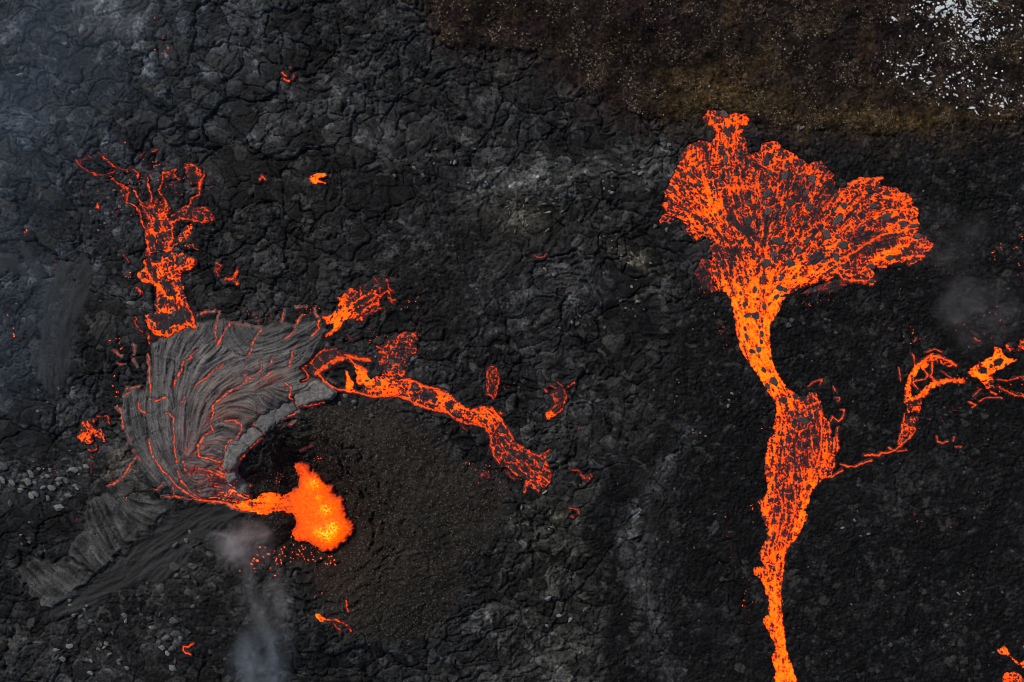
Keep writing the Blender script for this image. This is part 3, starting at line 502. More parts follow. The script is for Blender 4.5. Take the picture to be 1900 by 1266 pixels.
FLOWS.append(Flow('lava_flow', 'small broken blotch of lava on dark crust at the far left, beside the grey rubble',
    polys=[(R14((720,555),(750,490),(790,420),(840,385),(915,385),(900,420),(870,450),(900,500),(950,490),(990,540),(1000,620),(940,620),(910,570),(865,530),(880,600),(850,630),(790,635),(740,590)), .56)],
    veins=[(R14(*p), w, h) for p, w, h in [(((920,370),(960,375),(1010,360),(1020,400),(1030,440)),1.8,.9), (((840,680),(860,700),(910,670),(900,640)),1.5,.9), (((860,745),(880,760)),2,.8), (((860,810),(865,900)),1.2,.6), (((780,430),(830,450),(880,500),(820,560),(740,570)),3,1)]], plates=3, psize=(3, 4), cell=5.5, seed=11, gain=.16, hmax=.92, dull=.15))
FLOWS.append(Flow('lava_breakout', 'narrow upright lava breakout with a purple middle, above the lava arm', 'lava breakout', polys=[(R5((650,190),(680,170),(720,180),(735,230),(740,290),(715,370),(700,430),(690,400),(645,390),(650,330),(655,250)), .22)],
    veins=[(R5((650,385),(680,390),(700,430),(720,370),(735,300),(738,240),(720,185),(690,170),(655,200),(652,260)),1.8,1), (R5((645,385),(655,340),(660,260)),2.2,1), (R5((650,260),(690,265),(690,290)),1.2,.9)], plates=0, cell=6, seed=12, dull=.24, hmax=.93))
FLOWS.append(Flow('lava_breakout', 'Y-shaped lava breakout with a glowing lower tip, right of the upright one', 'lava breakout', polys=[(R5((1160,400),(1200,340),(1260,330),(1275,400),(1240,510),(1180,555),(1125,575),(1115,545),(1170,500),(1190,470)), .2)],
    blobs=[pt(R5, 1140, 550) + (9, 7, 0, .8)],
    veins=[(R5((1160,395),(1190,470),(1120,545),(1125,575),(1180,550),(1240,500),(1270,400),(1250,350)),1.6,1), (R5((1098,345),(1120,370)),2,1), (R5((1285,325),(1335,297)),2.4,1), (R5((1145,315),(1165,325),(1190,340)),1.5,.9), (R5((1195,295),(1240,322)),1.3,.8), (R5((1150,400),(1170,385)),1.3,.9)], cell=6, seed=13, dull=.24, hmax=.93))
FLOWS.append(Flow('lava_breakout', 'forked bright orange breakout opening to the right, alone near the upper left middle', 'lava breakout', polys=[(R15((270,1205),(280,1180),(310,1170),(380,1162),(392,1185),(330,1200),(345,1215),(385,1230),(375,1245),(335,1228),(310,1240),(290,1235)), .97)], cell=5, seed=14, rag=.5))
FLOWS.append(Flow('lava_breakout', 'curled glowing breakout with a red smear under it, right of the clawed arm end', 'lava breakout', polys=[(R5((1385,1015),(1440,1020),(1468,1025),(1460,1060),(1425,1100),(1400,1050)), .3)],
    veins=[(R5((1303,978),(1350,978),(1385,1002)),1.5,.85), (R5((1385,1018),(1410,1045),(1450,1050),(1462,1020)),2.2,1)], cell=6, seed=15, dull=.22, hmax=.9))
FLOWS.append(Flow('lava_breakout', 'tadpole-shaped lava breakout on dark cinders below the lava pond', 'lava breakout', polys=[(R4((660,980),(690,975),(715,990),(715,1030),(690,1030),(670,1000)), .85)],
    veins=[(R4((715,1015),(780,1015),(830,1032),(860,1058),(873,1085)),2.6,1), (R4((775,1040),(815,1080)),1.5,.9), (R4((848,905),(850,940),(862,965)),2.8,.95)], cell=5, seed=16, rag=.5))
FLOWS.append(Flow('lava_breakout', 'thin S-shaped lava breakout in the dark rubble near the bottom left', 'lava breakout', veins=[(R12((1095,1045),(1060,1070),(1035,1065),(1030,1085),(1050,1105),(1075,1110)),2.4,1)], seed=17))
FLOWS.append(Flow('lava_breakout', 'two small glowing dashes close together in the crust near the top left', 'lava breakout', veins=[(R15((88,488),(112,512)),2.8,.95), (R15((92,528),(128,548)),3.2,.95), (R15((165,505),(155,530)),1.4,.8), (R15((138,452),(142,456)),1.5,.7)], seed=18))
FLOWS.append(Flow('lava_breakout', 'rounded red glowing breakout right of the left lava flow, left of a pair', 'lava breakout', polys=[(R1((940,760),(960,745),(988,765),(980,820),(950,830),(935,800)), .3)], veins=[(R1((955,755),(985,770),(950,800),(965,825)),1.5,.85)], seed=19, dull=.3, hmax=.9, cell=6))
FLOWS.append(Flow('lava_breakout', 'triangular orange breakout right of the left lava flow, right of a pair', 'lava breakout', polys=[(R1((1010,845),(1050,820),(1075,785),(1085,840),(1095,885),(1070,890),(1040,865)), .42)], veins=[(R1((1010,848),(1045,850),(1070,830),(1078,780)),2.6,.98)], seed=20, dull=.28, hmax=.95, cell=6))
FLOWS.append(Flow('lava_breakout', 'small hooked breakout left of the forked one', 'lava breakout', veins=[(R1((1210,265),(1225,245),(1245,270)),2.4,.95), (R1((1225,250),(1220,238)),1.4,.8)], seed=21))
FLOWS.append(Flow('lava_breakout', 'small upright orange breakout left of the tall ragged flow', 'lava breakout', veins=[(R1((250,430),(262,405),(265,432)),3.4,.95)], seed=22))
FLOWS.append(Flow('lava_breakout', 'thin red crescent breakout alone in the middle of the dark field', 'lava breakout', veins=[(R19((928,712),(950,722),(978,720),(990,700)),1.8,.75)], seed=23))
FLOWS.append(Flow('lava_breakout', 'broken half ring of glowing lava under the looped right branch', 'lava breakout', veins=[(R11((785,910),(788,945),(825,962),(868,945)),1.6,.95), (R11((915,915),(905,945)),1.5,.8), (R11((920,985),(965,990)),1.5,.8)], seed=24))
FLOWS.append(Flow('lava_breakout', 'thin glowing streaks on a raised slab right of the curled breakout', 'lava breakout', veins=[(T(950,900,3.46,((370,148),(420,155),(430,180))),1.4,.8), (T(950,900,3.46,((380,200),(392,206))),1.5,.9)], seed=25))
FLOWS.append(Flow('lava_breakout', 'chain of small glowing curls rising from the right shoulder of the lower stream', 'lava breakout', veins=[(R11((22,548),(40,580)),1.8,.9), (R11((45,630),(70,625),(60,655)),2,.9), (R11((80,715),(105,720),(95,775),(62,800),(20,760),(5,800)),2,1), (R11((60,845),(50,900),(62,950)),2,1), (R11((505,405),(518,495)),1.5,.9), (R11((620,215),(633,190)),1.5,.85), (R8((840,1000),(900,960),(950,950),(940,985)),2,.9)], seed=26))

# the pond and its short outlet
PONDF = Flow('lava_pond', 'boiling orange and yellow lava pond spilling left out of the crater', 'lava pond', polys=[(POND, .97)],
    blobs=[pt(R4, 330, 380) + (26, 10, .1, .72), pt(R4, 480, 370) + (22, 14, 0, .74), pt(R4, 580, 440) + (14, 12, 0, .86)], cell=6, seed=30, rag=2.0, gain=.3, thick=.3, dull=.3,
    strokes=[R4((150,380),(330,380),(500,350),(600,330)), R4((600,200),(700,400),(700,600))])
FLOWS.append(PONDF)
HOT = [(648,245,32,1.2), (665,335,18,.9), (705,402,34,1.3), (742,500,30,1.4), (722,558,36,1.4), (665,532,34,1.0), (610,300,60,.25), (760,520,40,.6), (650,440,130,.30), (600,250,30,.4)]

# glowing cracks of the ropy lobe: (points, width, heat)
CRACKS = [(R2(*p), w, h) for p, w, h in [
    (((238,345),(245,420),(250,500),(258,560)),2.2,1), (((258,600),(300,612),(330,600),(355,590)),2.6,1), (((535,318),(500,345),(510,360),(460,385),(445,430),(410,490),(398,535)),2.4,1), (((695,398),(640,430),(590,480),(520,530)),1.7,.95),
    (((830,450),(835,500),(790,530),(740,555),(680,600),(640,640),(650,680),(635,740),(645,780),(590,820),(555,870),(565,930),(620,945),(690,962)),2.8,1), (((355,685),(380,680),(405,705),(408,780),(415,870),(425,970)),1.8,1), (((255,840),(275,910),(330,1000),(390,1060),(440,1120),(510,1170),(570,1200)),2.2,1),
    (((430,1020),(450,1080),(500,1140),(560,1190)),1.6,.95), (((720,720),(770,725),(815,740),(820,770),(790,820),(740,840),(720,890),(715,940),(690,965),(710,1000)),1.7,.95), (((1140,670),(1080,700),(1040,725)),1.7,1), (((925,825),(860,880),(800,940),(765,1000),(775,1060),(810,1100),(830,1105),(820,1150)),2.4,1),
    (((870,755),(895,735)),1.3,.8), (((885,760),(905,790),(935,798)),1.3,.8), (((1070,505),(1105,530),(1095,590),(1135,640),(1200,635),(1290,618)),2.2,1), (((190,620),(195,655),(235,680)),2,1), (((115,540),(180,530)),2.2,1), (((50,655),(80,670),(80,720),(95,770)),2.6,1), (((120,790),(135,830),(150,860)),1.5,.9),
    (((0,1110),(40,1100),(100,1050),(130,1000),(185,935),(205,950)),2.0,.95), (((285,1135),(330,1110),(350,1085)),1.7,.95), (((320,1170),(400,1170),(460,1180),(520,1190)),1.8,.95), (((520,1190),(600,1200),(680,1215),(760,1250),(840,1262)),5,1), (((910,200),(860,280),(865,320),(835,355)),2.2,1), (((720,160),(690,220),(655,290)),1.9,.95), (((650,90),(640,200),(650,275)),1.8,.95),
    (((530,110),(570,90),(625,85)),1.8,.9), (((1140,110),(1110,150),(1105,210),(1055,250)),2.2,1), (((1240,140),(1240,190),(1205,240)),2.2,1), (((1215,60),(1215,110),(1240,130)),1.8,.95), (((1100,60),(1160,55)),1.4,.9), (((1035,80),(1020,150)),1.7,.95), (((1120,285),(1090,305)),1.6,.8), (((1100,320),(1090,410)),1.7,.95),
    (((990,350),(975,400)),2.1,.95), (((985,435),(940,480)),2.1,.95), (((920,380),(925,430),(900,450)),2.0,.9), (((840,485),(890,475)),2.0,.9), (((465,960),(480,1020),(510,1050)),1.8,.95), (((545,990),(520,1050)),1.5,.85), (((600,1010),(610,1050),(620,1080)),1.5,.85), (((240,230),(255,280)),2.2,.95), (((150,280),(165,300),(155,340)),1.7,.85), (((40,320),(80,350)),1.8,.9),
    (((470,590),(450,640)),1.4,.85), (((480,860),(490,900)),1.5,.8), (((1205,870),(1130,910)),1.3,.6), (((640,1110),(700,1130)),1.5,.8), (((650,1160),(720,1200)),1.8,.9), (((700,1080),(760,1130),(830,1180)),2.5,1), (((720,1180),(780,1210)),2,.9), (((540,1120),(560,1150)),1.5,.9), (((405,1110),(405,1160)),1.6,.9), (((820,455),(845,475),(835,510)),4.5,.6),
    (((150,905),(165,900)),2.2,.9), (((700,150),(780,165),(830,170),(910,190)),1.3,.6), (((150,560),(100,590),(95,580)),3,.9), (((1085,755),(1120,725)),1.6,.9), (((915,640),(920,680)),1.4,.6), (((145,365),(175,415)),1.3,.8), (((60,395),(95,400)),1.3,.8)]]
CRK = Flow('cracks', '', veins=CRACKS, seed=33)

def melt_depth(x, y):
    """how far the ground lies under moving lava: 0 none .. 1 fully"""
    d = np.zeros(x.shape, F32)
    for f in FLOWS:
        m = (x > f.x0) & (x < f.x1) & (y > f.y0) & (y < f.y1)
        if m.any():
            v = np.zeros(x.shape, F32); v[m] = sst(.3, 2.0, f.foot(x[m], y[m])); d = np.maximum(d, v)
    return d
LOBE_STROKES = [R2(*p) for p in [
    ((245,300),(255,500),(270,700),(300,850),(380,1000),(480,1130)), ((300,250),(290,450),(300,600),(340,800),(400,950),(480,1080)), ((450,200),(380,350),(370,500),(400,650),(430,800),(440,900)),
    ((600,280),(480,400),(440,550),(450,700)), ((760,380),(600,450),(520,560),(480,700),(480,850)), ((900,380),(700,480),(580,600),(530,750),(500,900)), ((1150,430),(1000,480),(900,560),(930,640)), ((750,600),(850,570),(920,620)), ((640,700),(760,650),(880,690)),
    ((600,830),(700,780),(780,820)), ((580,900),(650,850),(710,890)), ((500,950),(560,940),(620,980)), ((480,1000),(600,1000),(690,1060)), ((560,1100),(640,1060),(720,1110)), ((700,1190),(740,1130),(800,1160)), ((100,560),(120,700),(160,820),(230,950),(330,1080)), ((1200,260),(1050,330),(900,360)), ((1220,300),(1200,400),(1150,470)), ((720,170),(760,260),(820,330)), ((640,180),(620,260),(560,330)), ((880,560),(960,540),(1040,590))]]
GROUND_STROKES = [PX((450,945),(380,960),(300,1010),(220,1080),(100,1140)), PX((440,960),(380,1000),(330,1060),(270,1120)), PX((460,950),(410,985),(375,1040),(350,1090)), R12((980,262),(880,250),(780,240)), R12((510,260),(560,400),(640,530)), R12((600,220),(690,350),(760,440)), R12((700,220),(800,300),(880,350)), R12((420,430),(480,560),(560,640)), R12((200,590),(300,680),(400,770)), R12((120,650),(210,740),(300,840)), R12((310,600),(400,670),(470,720)),
                  R13((250,1150),(240,1000),(250,850),(300,700),(380,520),(430,420)), R13((350,1150),(330,950),(370,750),(440,600)), R13((0,440),(80,450),(140,520),(180,620)), R13((120,370),(180,460),(220,560)), PX((900,330),(1000,330),(1100,335),(1200,310)), PX((950,420),(1000,390),(1050,360)), PX((1130,450),(1170,480),(1200,500)), PX((1220,310),(1150,290),(1050,270)), PX((450,880),(480,800),(540,760),(620,735)), PX((470,890),(500,815),(560,775),(650,750)), PX((730,790),(800,820),(900,850)), PX((1150,990),(1200,920),(1270,830)), PX((1180,1050),(1220,1150),(1240,1200)), PX((1010,1100),(1080,1080),(1120,1090)), PX((1000,1000),(1040,1040),(1000,1100)), PX((950,200),(1000,250),(1100,250)), PX((600,200),(650,260),(700,330)), PX((500,560),(560,500),(600,520)), PX((850,560),(800,620),(900,550)), PX((400,200),(300,150),(200,80)), PX((200,220),(100,200),(60,120))]
# ------------------------------------------------------------------ ground
GS = 1.65
gx = np.arange(-92, 1992 + GS, GS); gy = np.arange(-92, 1358 + GS, GS)
def build_ground(gx, gy, fine):
    X, Y = np.meshgrid(gx.astype(F32), gy.astype(F32)); NY, NX = X.shape
    # zones
    hs = sdf_hill(X, Y) + 7.0 * gn(X / 30, Y / 30, 100) + 5.0 * gn(X / 12, Y / 12, 101) + 3.0 * gn(X / 4.5, Y / 4.5, 102)
    zH = sst(-1.5, 1.5, hs)
    zC = soft(X, Y, CINDER, 22, 10, 40) * (1 - zH)
    lobe_s = boxed(lambda a, b: sdf(a, b, LOBE), *wig(X, Y, 7, 17, 103), LOBE, 25, -50.)
    zL = sst(-2.0, 4.0, lobe_s)
    zCh = np.maximum(soft(X, Y, CHAN, 8, 5, 20), 0) * (1 - zL)
    zLg = np.maximum(soft(X, Y, LEDGE1, 4, 11, 18), soft(X, Y, LEDGE2, 4, 11, 18)) * (1 - zL)
    zO = np.zeros_like(X)
    for p in (OLD1, OLD2, OLD3, OLD4, OLD5): zO = np.maximum(zO, soft(X, Y, p, 9, 10, 30))
    RUBZ = PX((1290, 540), (1255, 640), (1215, 720), (1215, 790), (1110, 880), (1085, 960), (1085, 1010), (1120, 1060), (1125, 1320), (1150, 1800), (2500, 1800), (2500, 245), (1430, 245), (1400, 300), (1380, 450))
    rub = 0.9 * sst(1020, 1250, X + 60 * gn(X / 90, Y / 90, 104) + 0.15 * (Y - 700)) + 0.0
    rub = np.maximum(rub * sst(260, 560, Y + 0.25 * X - 250), 0)
    rz = sst(-16, 16, sdf(X + 22 * gn(X / 45, Y / 45, 150) + 8 * gn(X / 15, Y / 15, 151), Y + 22 * gn(X / 45, Y / 45, 152), RUBZ))
    rub = .12 * rub + .95 * rz
    for cx, cy, rx, ry in ((250, 1150, 160, 80), (110, 880, 90, 60), (400, 1120, 120, 90), (230, 400, 120, 60), (840, 480, 140, 120)):
        rub = np.maximum(rub, .8 * blob(X, Y, cx, cy, rx, ry))
    for cx, cy, rx, ry, a in ((1185, 970, 60, 130, .5), (1200, 1130, 40, 110, -.35), (1350, 1100, 60, 130, 0), (1680, 900, 110, 45, -.4)):
        rub = rub * (1 - .8 * blob(X, Y, cx, cy, rx, ry, a))
    zR = rub * (1 - zH) * (1 - zC) * (1 - zL) * (1 - .9 * zO) * (1 - .8 * zCh)
    sm = (1 - zH) * (1 - zC) * (1 - zL)
    zP = sm * (1 - zR) * (1 - zCh) * (1 - zLg) * (1 - zO)                    # broken pahoehoe plates
    big = sst(560, 260, X + .6 * Y + 60 * gn(X / 120, Y / 120, 105))          # top left has larger plates
    OX = X + 45 * gn(X / 120, Y / 120, 157) + 14 * gn(X / 35, Y / 35, 158) + 4 * gn(X / 12, Y / 12, 159); OY = Y + 45 * gn(X / 120, Y / 120, 193) + 14 * gn(X / 35, Y / 35, 194) + 4 * gn(X / 12, Y / 12, 195)
    O1, O2, OI, _, _ = voro(OX / 135., OY / 95., 7); eO = O2 - O1
    o1, o2, o3, o4 = (h01(OI, k) for k in (1, 2, 3, 4))             # lava sheets of different age: each has its own texture
    WINDP = PX((1290, 790), (1262, 830), (1230, 885), (1175, 955), (1158, 1005), (1185, 1080), (1215, 1150), (1245, 1270))
    wind = np.exp(-(boxed(lambda a, b: segdist(a, b, WINDP), *wig(X, Y, 7, 20, 196), WINDP, 70, 99.) / (13 + 9 * sst(900, 1100, Y))) ** 2)
    zR = zR * (1 - .85 * wind)
    zP = (1 - zH) * (1 - zC) * (1 - zL) * (1 - zR) * (1 - zCh) * (1 - zLg) * (1 - zO)
    swirl = zP * sst(450, 700, X + 40 * gn(X / 80, Y / 80, 106))

    wx = X + 20 * gn(X / 85, Y / 85, 110) + 7 * gn(X / 27, Y / 27, 111); wy = Y + 20 * gn(X / 85, Y / 85, 112) + 7 * gn(X / 27, Y / 27, 113)
    wx += 2.2 * gn(X / 9, Y / 9, 114); wy += 2.2 * gn(X / 9, Y / 9, 115)
    A1, A2, AI, ADX, ADY = voro(wx / 33., wy / 27., 1)
    eA = A2 - A1
    wx2 = X + 9 * gn(X / 24, Y / 24, 116) + 3 * gn(X / 8, Y / 8, 117); wy2 = Y + 9 * gn(X / 24, Y / 24, 118) + 3 * gn(X / 8, Y / 8, 119)
    B1, B2, BI, BDX, BDY = voro(wx2 / 13., wy2 / 12., 2); eB = B2 - B1
    C1, C2, CI, CDX, CDY = voro((X + 2 * gn(X / 7, Y / 7, 120)) / 6.2, (Y + 2 * gn(X / 7, Y / 7, 121)) / 5.6, 3); eC = C2 - C1
    a1, a2, a3, a4 = (h01(AI, k) for k in (1, 2, 3, 4)); b1, b2, b3 = (h01(BI, k) for k in (1, 2, 3)); c1, c2, c3 = (h01(CI, k) for k in (1, 2, 3))

    _cs = 16.; _cx = np.arange(-160, 2080, _cs); _cy = np.arange(-160, 1440, _cs); _GX, _GY = np.meshgrid(_cx, _cy)
    _t = theta_field(GROUND_STROKES, _GX, _GY)
    _A = np.cos(2 * _t).astype(F32); _B = np.sin(2 * _t).astype(F32)
    th = 0.5 * np.arctan2(bil(_B, X, Y, _cx[0], _cy[0], _cs), bil(_A, X, Y, _cx[0], _cy[0], _cs))
    th = th + (1.5 * gn(X / 75, Y / 75, 122) + .9 * gn(X / 30, Y / 30, 123)) * (1 - np.clip(zCh + zLg + zO, 0, 1) * .93)
    th = th + swirl * 2.0 * gn(X / 45, Y / 45, 124)
    nz = np.random.default_rng(3).normal(size=X.shape).astype(F32)
    LF = lic(nz, th, 8)                                                       # fine folds
    LM = lic(smooth1(nz[::-1, ::-1], 5), th, 16)                              # broad folds
    # lobe folds: stroke driven
    _out = 1.0 if fine else .35
    LF *= _out; LM *= _out
    bx = (X[0] > 215) & (X[0] < 655); by = (Y[:, 0] > 575) & (Y[:, 0] < 955)
    bi = np.ix_(by, bx)
    thL = coarse_theta(LOBE_STROKES, 215, 575, 655, 955, X[bi], Y[bi]) + .12 * gn(X[bi] / 16, Y[bi] / 16, 125)
    LLF = np.zeros_like(X); LLM = np.zeros_like(X)
    LLF[bi] = lic(nz[bi], thL, 11); LLM[bi] = lic(smooth1(nz[bi][::-1], 5), thL, 24)

    def cr(e, w): return np.exp(-(e / w) ** 2)
    vein = lambda sc, sd, w: np.exp(-(np.abs(gn(wx / sc, wy / sc, sd)) / w) ** 2)
    ripk = 33. / (4.6 + 2.5 * a4)
    ang = 2 * math.pi * a3; uu = ADX * np.cos(ang) + ADY * np.sin(ang); vv = -ADX * np.sin(ang) + ADY * np.cos(ang)
    rope = np.sin(2 * math.pi * ripk * (uu + .55 * vv * vv) + 1.6 * gn(X / 8, Y / 8, 126)) * sst(.25, .55, a4) * sst(.04, .25, eA)
    dP = 0.10 * sst(0, .3, eA) + (.34 * (a1 - .5)) + .35 * ((a2 - .5) * ADX + (a3 - .5) * ADY) - .32 * cr(eA, .04) + .085 * rope
    dB = (.08 * sst(0, .3, eB) + .22 * (b1 - .5) + .32 * ((b2 - .5) * BDX + (b3 - .5) * BDY) - .17 * cr(eB, .08))
    dC = (.13 * sst(0, .35, eC) + .26 * (c1 - .4) + .35 * ((c2 - .5) * CDX + (c3 - .5) * CDY))
    vn = vein(19, 127, .07) + .7 * vein(9, 128, .09)
    patchy = sst(-.35, .45, gn(X / 50, Y / 50, 129))
    rift = np.exp(-(np.abs(gn(wx / 62, wy / 62, 153)) / .035) ** 2) * sst(-.2, .3, gn(X / 60, Y / 60, 154)) + .7 * np.exp(-(np.abs(gn(wx / 36, wy / 36, 155)) / .045) ** 2) * sst(0, .4, gn(X / 50, Y / 50, 156))
    NR = smooth1(np.random.default_rng(9).normal(size=X.shape).astype(F32), 1) * 2.2 * _out; LF = smooth1(LF, 1) * 1.25
    slab = sst(.05, .35, gn(X / 70, Y / 55, 136))                              # areas of unbroken smooth slab
    brk = sst(.25, .8, o2) * .8 + .2 * patchy; slab = np.maximum(slab * .7, sst(.72, .85, o3))
    det = zP * ((o4 - .5) * .55 - .45 * cr(eO, .03) + dP * (.42 + .38 * o1) + dB * (.10 + .85 * brk) * (1 - .45 * big) * (1 - .75 * slab) + ((.050 + .03 * swirl) * LF * (1 - .5 * slab) + .085 * LM * (.4 + 1.2 * swirl) * (1 - .5 * slab)) * (1 - .55 * big) - .13 * big * cr(eB, .05) * (b2 > .35) + .02 * big * NR - .55 * rift - .10 * vn * (1 - .5 * slab) + .10 * dC * (1 - slab) + .012 * NR)
    det += zR * (.3 * dP + .30 * dB + .75 * dC * (.5 + .8 * patchy) + .022 * LF + .02 * LM - .05 * vn + .045 * NR + .10 * fbm(X / 22, Y / 22, 139, 3))
    det += zC * (.50 * dC + (.10 + .5 * (1 - sst(90, 200, np.hypot(X - CR_X, Y - CR_Y)))) * dB + .05 * LF + .12 * fbm(X / 14, Y / 14, 130, 3) + .035 * NR)
    det += zH * (.45 * dC + .12 * dB + .03 * LF + .35 * fbm(X / 40, Y / 40, 131, 4) + .03 * LM + .035 * NR)
    det += (zCh * (1 - zLg)) * (1 - zL) * (.075 * LF + .09 * LM + .12 * gn(X / 40, Y / 40, 132) + .02 * NR) + zLg * (.35 + .085 * LF + .15 * LM - .10 * vn + .25 * dP)
    det += zO * (1 - zP) * (.12 + .018 * LF + .05 * LM - .1 * vn * (gn(X / 40, Y / 40, 133) > .15))
    crk_bowl = 0
    lobe_h = .55 * sst(0, 14, lobe_s) + .35 + .25 * gn(X / 60, Y / 60, 134)
    det = det * (1 - zL) + zL * (lobe_h + .085 * LLF + .10 * LLM * (.6 + .8 * sst(-.4, .4, gn(X / 35, Y / 35, 198))) + .25 * (o1 - .5) + .06 * dB - .07 * vein(16, 135, .06) + .12 * (a1 - .5) - .15 * cr(eA, .03) * (a2 > .5))
    Zb = base_z(X, Y).astype(F32)
    melt = melt_depth(X, Y)
    bcr = (X > CRK.x0) & (X < CRK.x1) & (Y > CRK.y0) & (Y < CRK.y1)
    mc = np.zeros_like(X); mc[bcr] = sst(0, 1.5, CRK.foot(X[bcr], Y[bcr]))
    pm = boxed(lambda a, b: sst(-3, 4, sdf(a, b, POND)), X, Y, POND, 10, 0.)
    Z = Zb + det * (1 - melt) - .35 * melt - pm * sst(470, 540, X) * np.clip(Zb + 2.2, 0, 9)
    Z = Z - .22 * mc * (1 - melt)

    # colour of the rock (albedo), with some light and shade painted in
    def V3(c): return np.array(c, F32)
    def lay(T0, w, c): return T0 * (1 - w[..., None]) + w[..., None] * V3(c)
    tone = np.zeros(X.shape + (3,), F32) + V3((.0262, .0262, .0268))
    tone = lay(tone, np.clip(sst(750, 100, X + .5 * Y), 0, 1) * .9, (.044, .051, .060))
    for cx, cy, rx, ry, ang_, k, c in [
            (215, 55, 75, 60, .3, .85, (.17, .18, .19)), (250, 130, 60, 50, 0, .5, (.07, .078, .085)), (60, 60, 90, 60, 0, .3, (.055, .065, .08)), (520, 70, 40, 60, 0, .4, (.06, .068, .075)), (600, 190, 60, 30, 0, .35, (.055, .06, .063)),
            (780, 90, 90, 70, 0, .6, (.022, .026, .03)), (700, 190, 50, 22, 0, .6, (.022, .024, .027)), (1020, 330, 100, 30, -.05, .85, (.15, .15, .143)), (925, 350, 50, 16, -.3, .6, (.08, .08, .077)), (960, 205, 60, 40, 0, .35, (.055, .056, .056)), (1195, 305, 60, 50, 0, .6, (.125, .124, .115)), (970, 405, 55, 42, 0, .6, (.14, .132, .105)),
            (1180, 480, 42, 14, .5, .75, (.19, .175, .13)), (1120, 420, 70, 50, 0, .3, (.06, .058, .05)), (1100, 500, 25, 50, .3, .35, (.06, .062, .065)), (930, 520, 60, 30, -.2, .3, (.05, .051, .053)),
            (1040, 970, 55, 75, 0, .5, (.09, .088, .07)), (1040, 1120, 90, 40, -.2, .4, (.055, .056, .056)), (1060, 910, 36, 36, 0, .35, (.05, .051, .056)), (1190, 970, 24, 80, .5, .4, (.05, .05, .052)), (1195, 1120, 26, 80, -.35, .35, (.046, .046, .048)),
            (1240, 860, 12, 60, .6, .4, (.06, .06, .062)), (1690, 900, 80, 28, -.4, .4, (.05, .051, .051)), (1545, 960, 50, 22, 0, .3, (.04, .04, .041)), (1740, 470, 70, 50, .4, .35, (.05, .051, .053)), (1500, 1160, 30, 30, 0, .25, (.042, .042, .044)), (1330, 1130, 50, 70, 0, .25, (.04, .04, .042)), (1540, 260, 60, 16, 0, .3, (.05, .05, .05)),
            (235, 865, 36, 28, 0, .85, (.17, .15, .13)), (60, 900, 40, 30, 0, .3, (.06, .064, .068)), (90, 690, 18, 90, .05, .5, (.06, .063, .066)), (350, 1090, 60, 50, 0, .3, (.06, .06, .058)), (250, 1180, 80, 40, 0, .25, (.055, .056, .056)), (1330, 1230, 90, 50, 0, .3, (.04, .034, .038)), (200, 590, 60, 60, 0, .3, (.05, .05, .048))]:
        tone = lay(tone, np.clip(blob(X, Y, cx, cy, rx, ry, ang_) * k * 1.2, 0, 1), c)
    tone = lay(tone, .9 * rz * (1 - zH) * (1 - np.clip(blob(X, Y, 1195, 1000, 50, 200) + blob(X, Y, 1690, 900, 90, 40), 0, 1)), (.0118, .0118, .0124))
    tone = lay(tone, .6 * np.clip(1.2 * blob(X, Y, 1030, 1080, 110, 190), 0, 1) * (1 - rz), (.042, .042, .035))
    lf = fbm(X / 120, Y / 120, 140, 3); lg = fbm(X / 34, Y / 34, 149, 3)
    tone *= (np.clip(1 + .45 * lf, .4, 2.0) * np.clip(1 + .45 * lg, .45, 2.2))[..., None]
    # plate to plate differences: fresh glassy crust is darker than dusty old crust
    vP = .58 + (1.0 + .5 * big) * a2 ** 1.8; vB = .60 + 1.35 * b2 ** 4
    vC = .6 + .6 * c2 ** 3 + 1.4 * (c3 > .95)
    tone *= 1.22
    crust_v = (zP[..., None] * (vP * vB)[..., None] + zR[..., None] * ((vP * .5 + .5) * vB * vC)[..., None] + (1 - zP - zR)[..., None])
    tone *= (1 + (zP * (.62 + 1.0 * o1 ** 1.6 - 1)))[..., None]
    tone = lay(tone, .85 * wind * (1 - zH), (.080, .080, .082)); tone *= (1 - .45 * np.clip(blob(X, Y, 1140, 1100, 60, 130, -.1) + blob(X, Y, 1360, 930, 60, 110) + .8 * blob(X, Y, 1480, 620, 60, 60) + .8 * blob(X, Y, 1160, 900, 60, 60), 0, 1) * (1 - wind))[..., None]
    tone *= np.clip(crust_v, .3, 4)
    tone *= np.clip(1 + .30 * NR, .3, 2.2)[..., None]
    fold_light = 1.1 * sst(.2, 1.6, LM) * swirl * sst(-.3, .5, gn(X / 40, Y / 40, 137)) + .8 * sst(.5, 2.0, LF) * (zP + zR) * sst(-.4, .6, gn(X / 25, Y / 25, 138))  # highlights on the fold crests, painted into the colour
    tone *= (1 + .75 * fold_light)[..., None]
    tone *= (1 - .25 * zP * sst(0.2, 1.5, -LM))[..., None]  # shade in the hollows between folds, painted as darker rock
    pale = (a4 > .93) * zP * sst(.03, .1, eA); tone = lay(tone, pale * .4, (.085, .083, .076))
    paleB = ((b3 > .955) * (zP + .6 * zR)) * sst(.06, .2, eB); tone = lay(tone, np.clip(paleB, 0, 1) * .6, (.11, .107, .095))
    def speck(T0, z, base, cols, k=1.0):
        out = lay(T0, z, base); return out
    # cinder
    ct = np.zeros_like(tone) + V3((.034, .029, .0245)); ct *= ((.75 + .6 * vC * .8) * np.clip(1 + .25 * NR, .4, 2))[..., None] * np.clip(1 + .3 * fbm(X / 50, Y / 50, 141, 3), .5, 1.6)[..., None]
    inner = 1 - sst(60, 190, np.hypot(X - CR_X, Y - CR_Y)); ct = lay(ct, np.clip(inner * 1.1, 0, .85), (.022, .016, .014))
    tone = tone * (1 - zC[..., None]) + ct * zC[..., None]
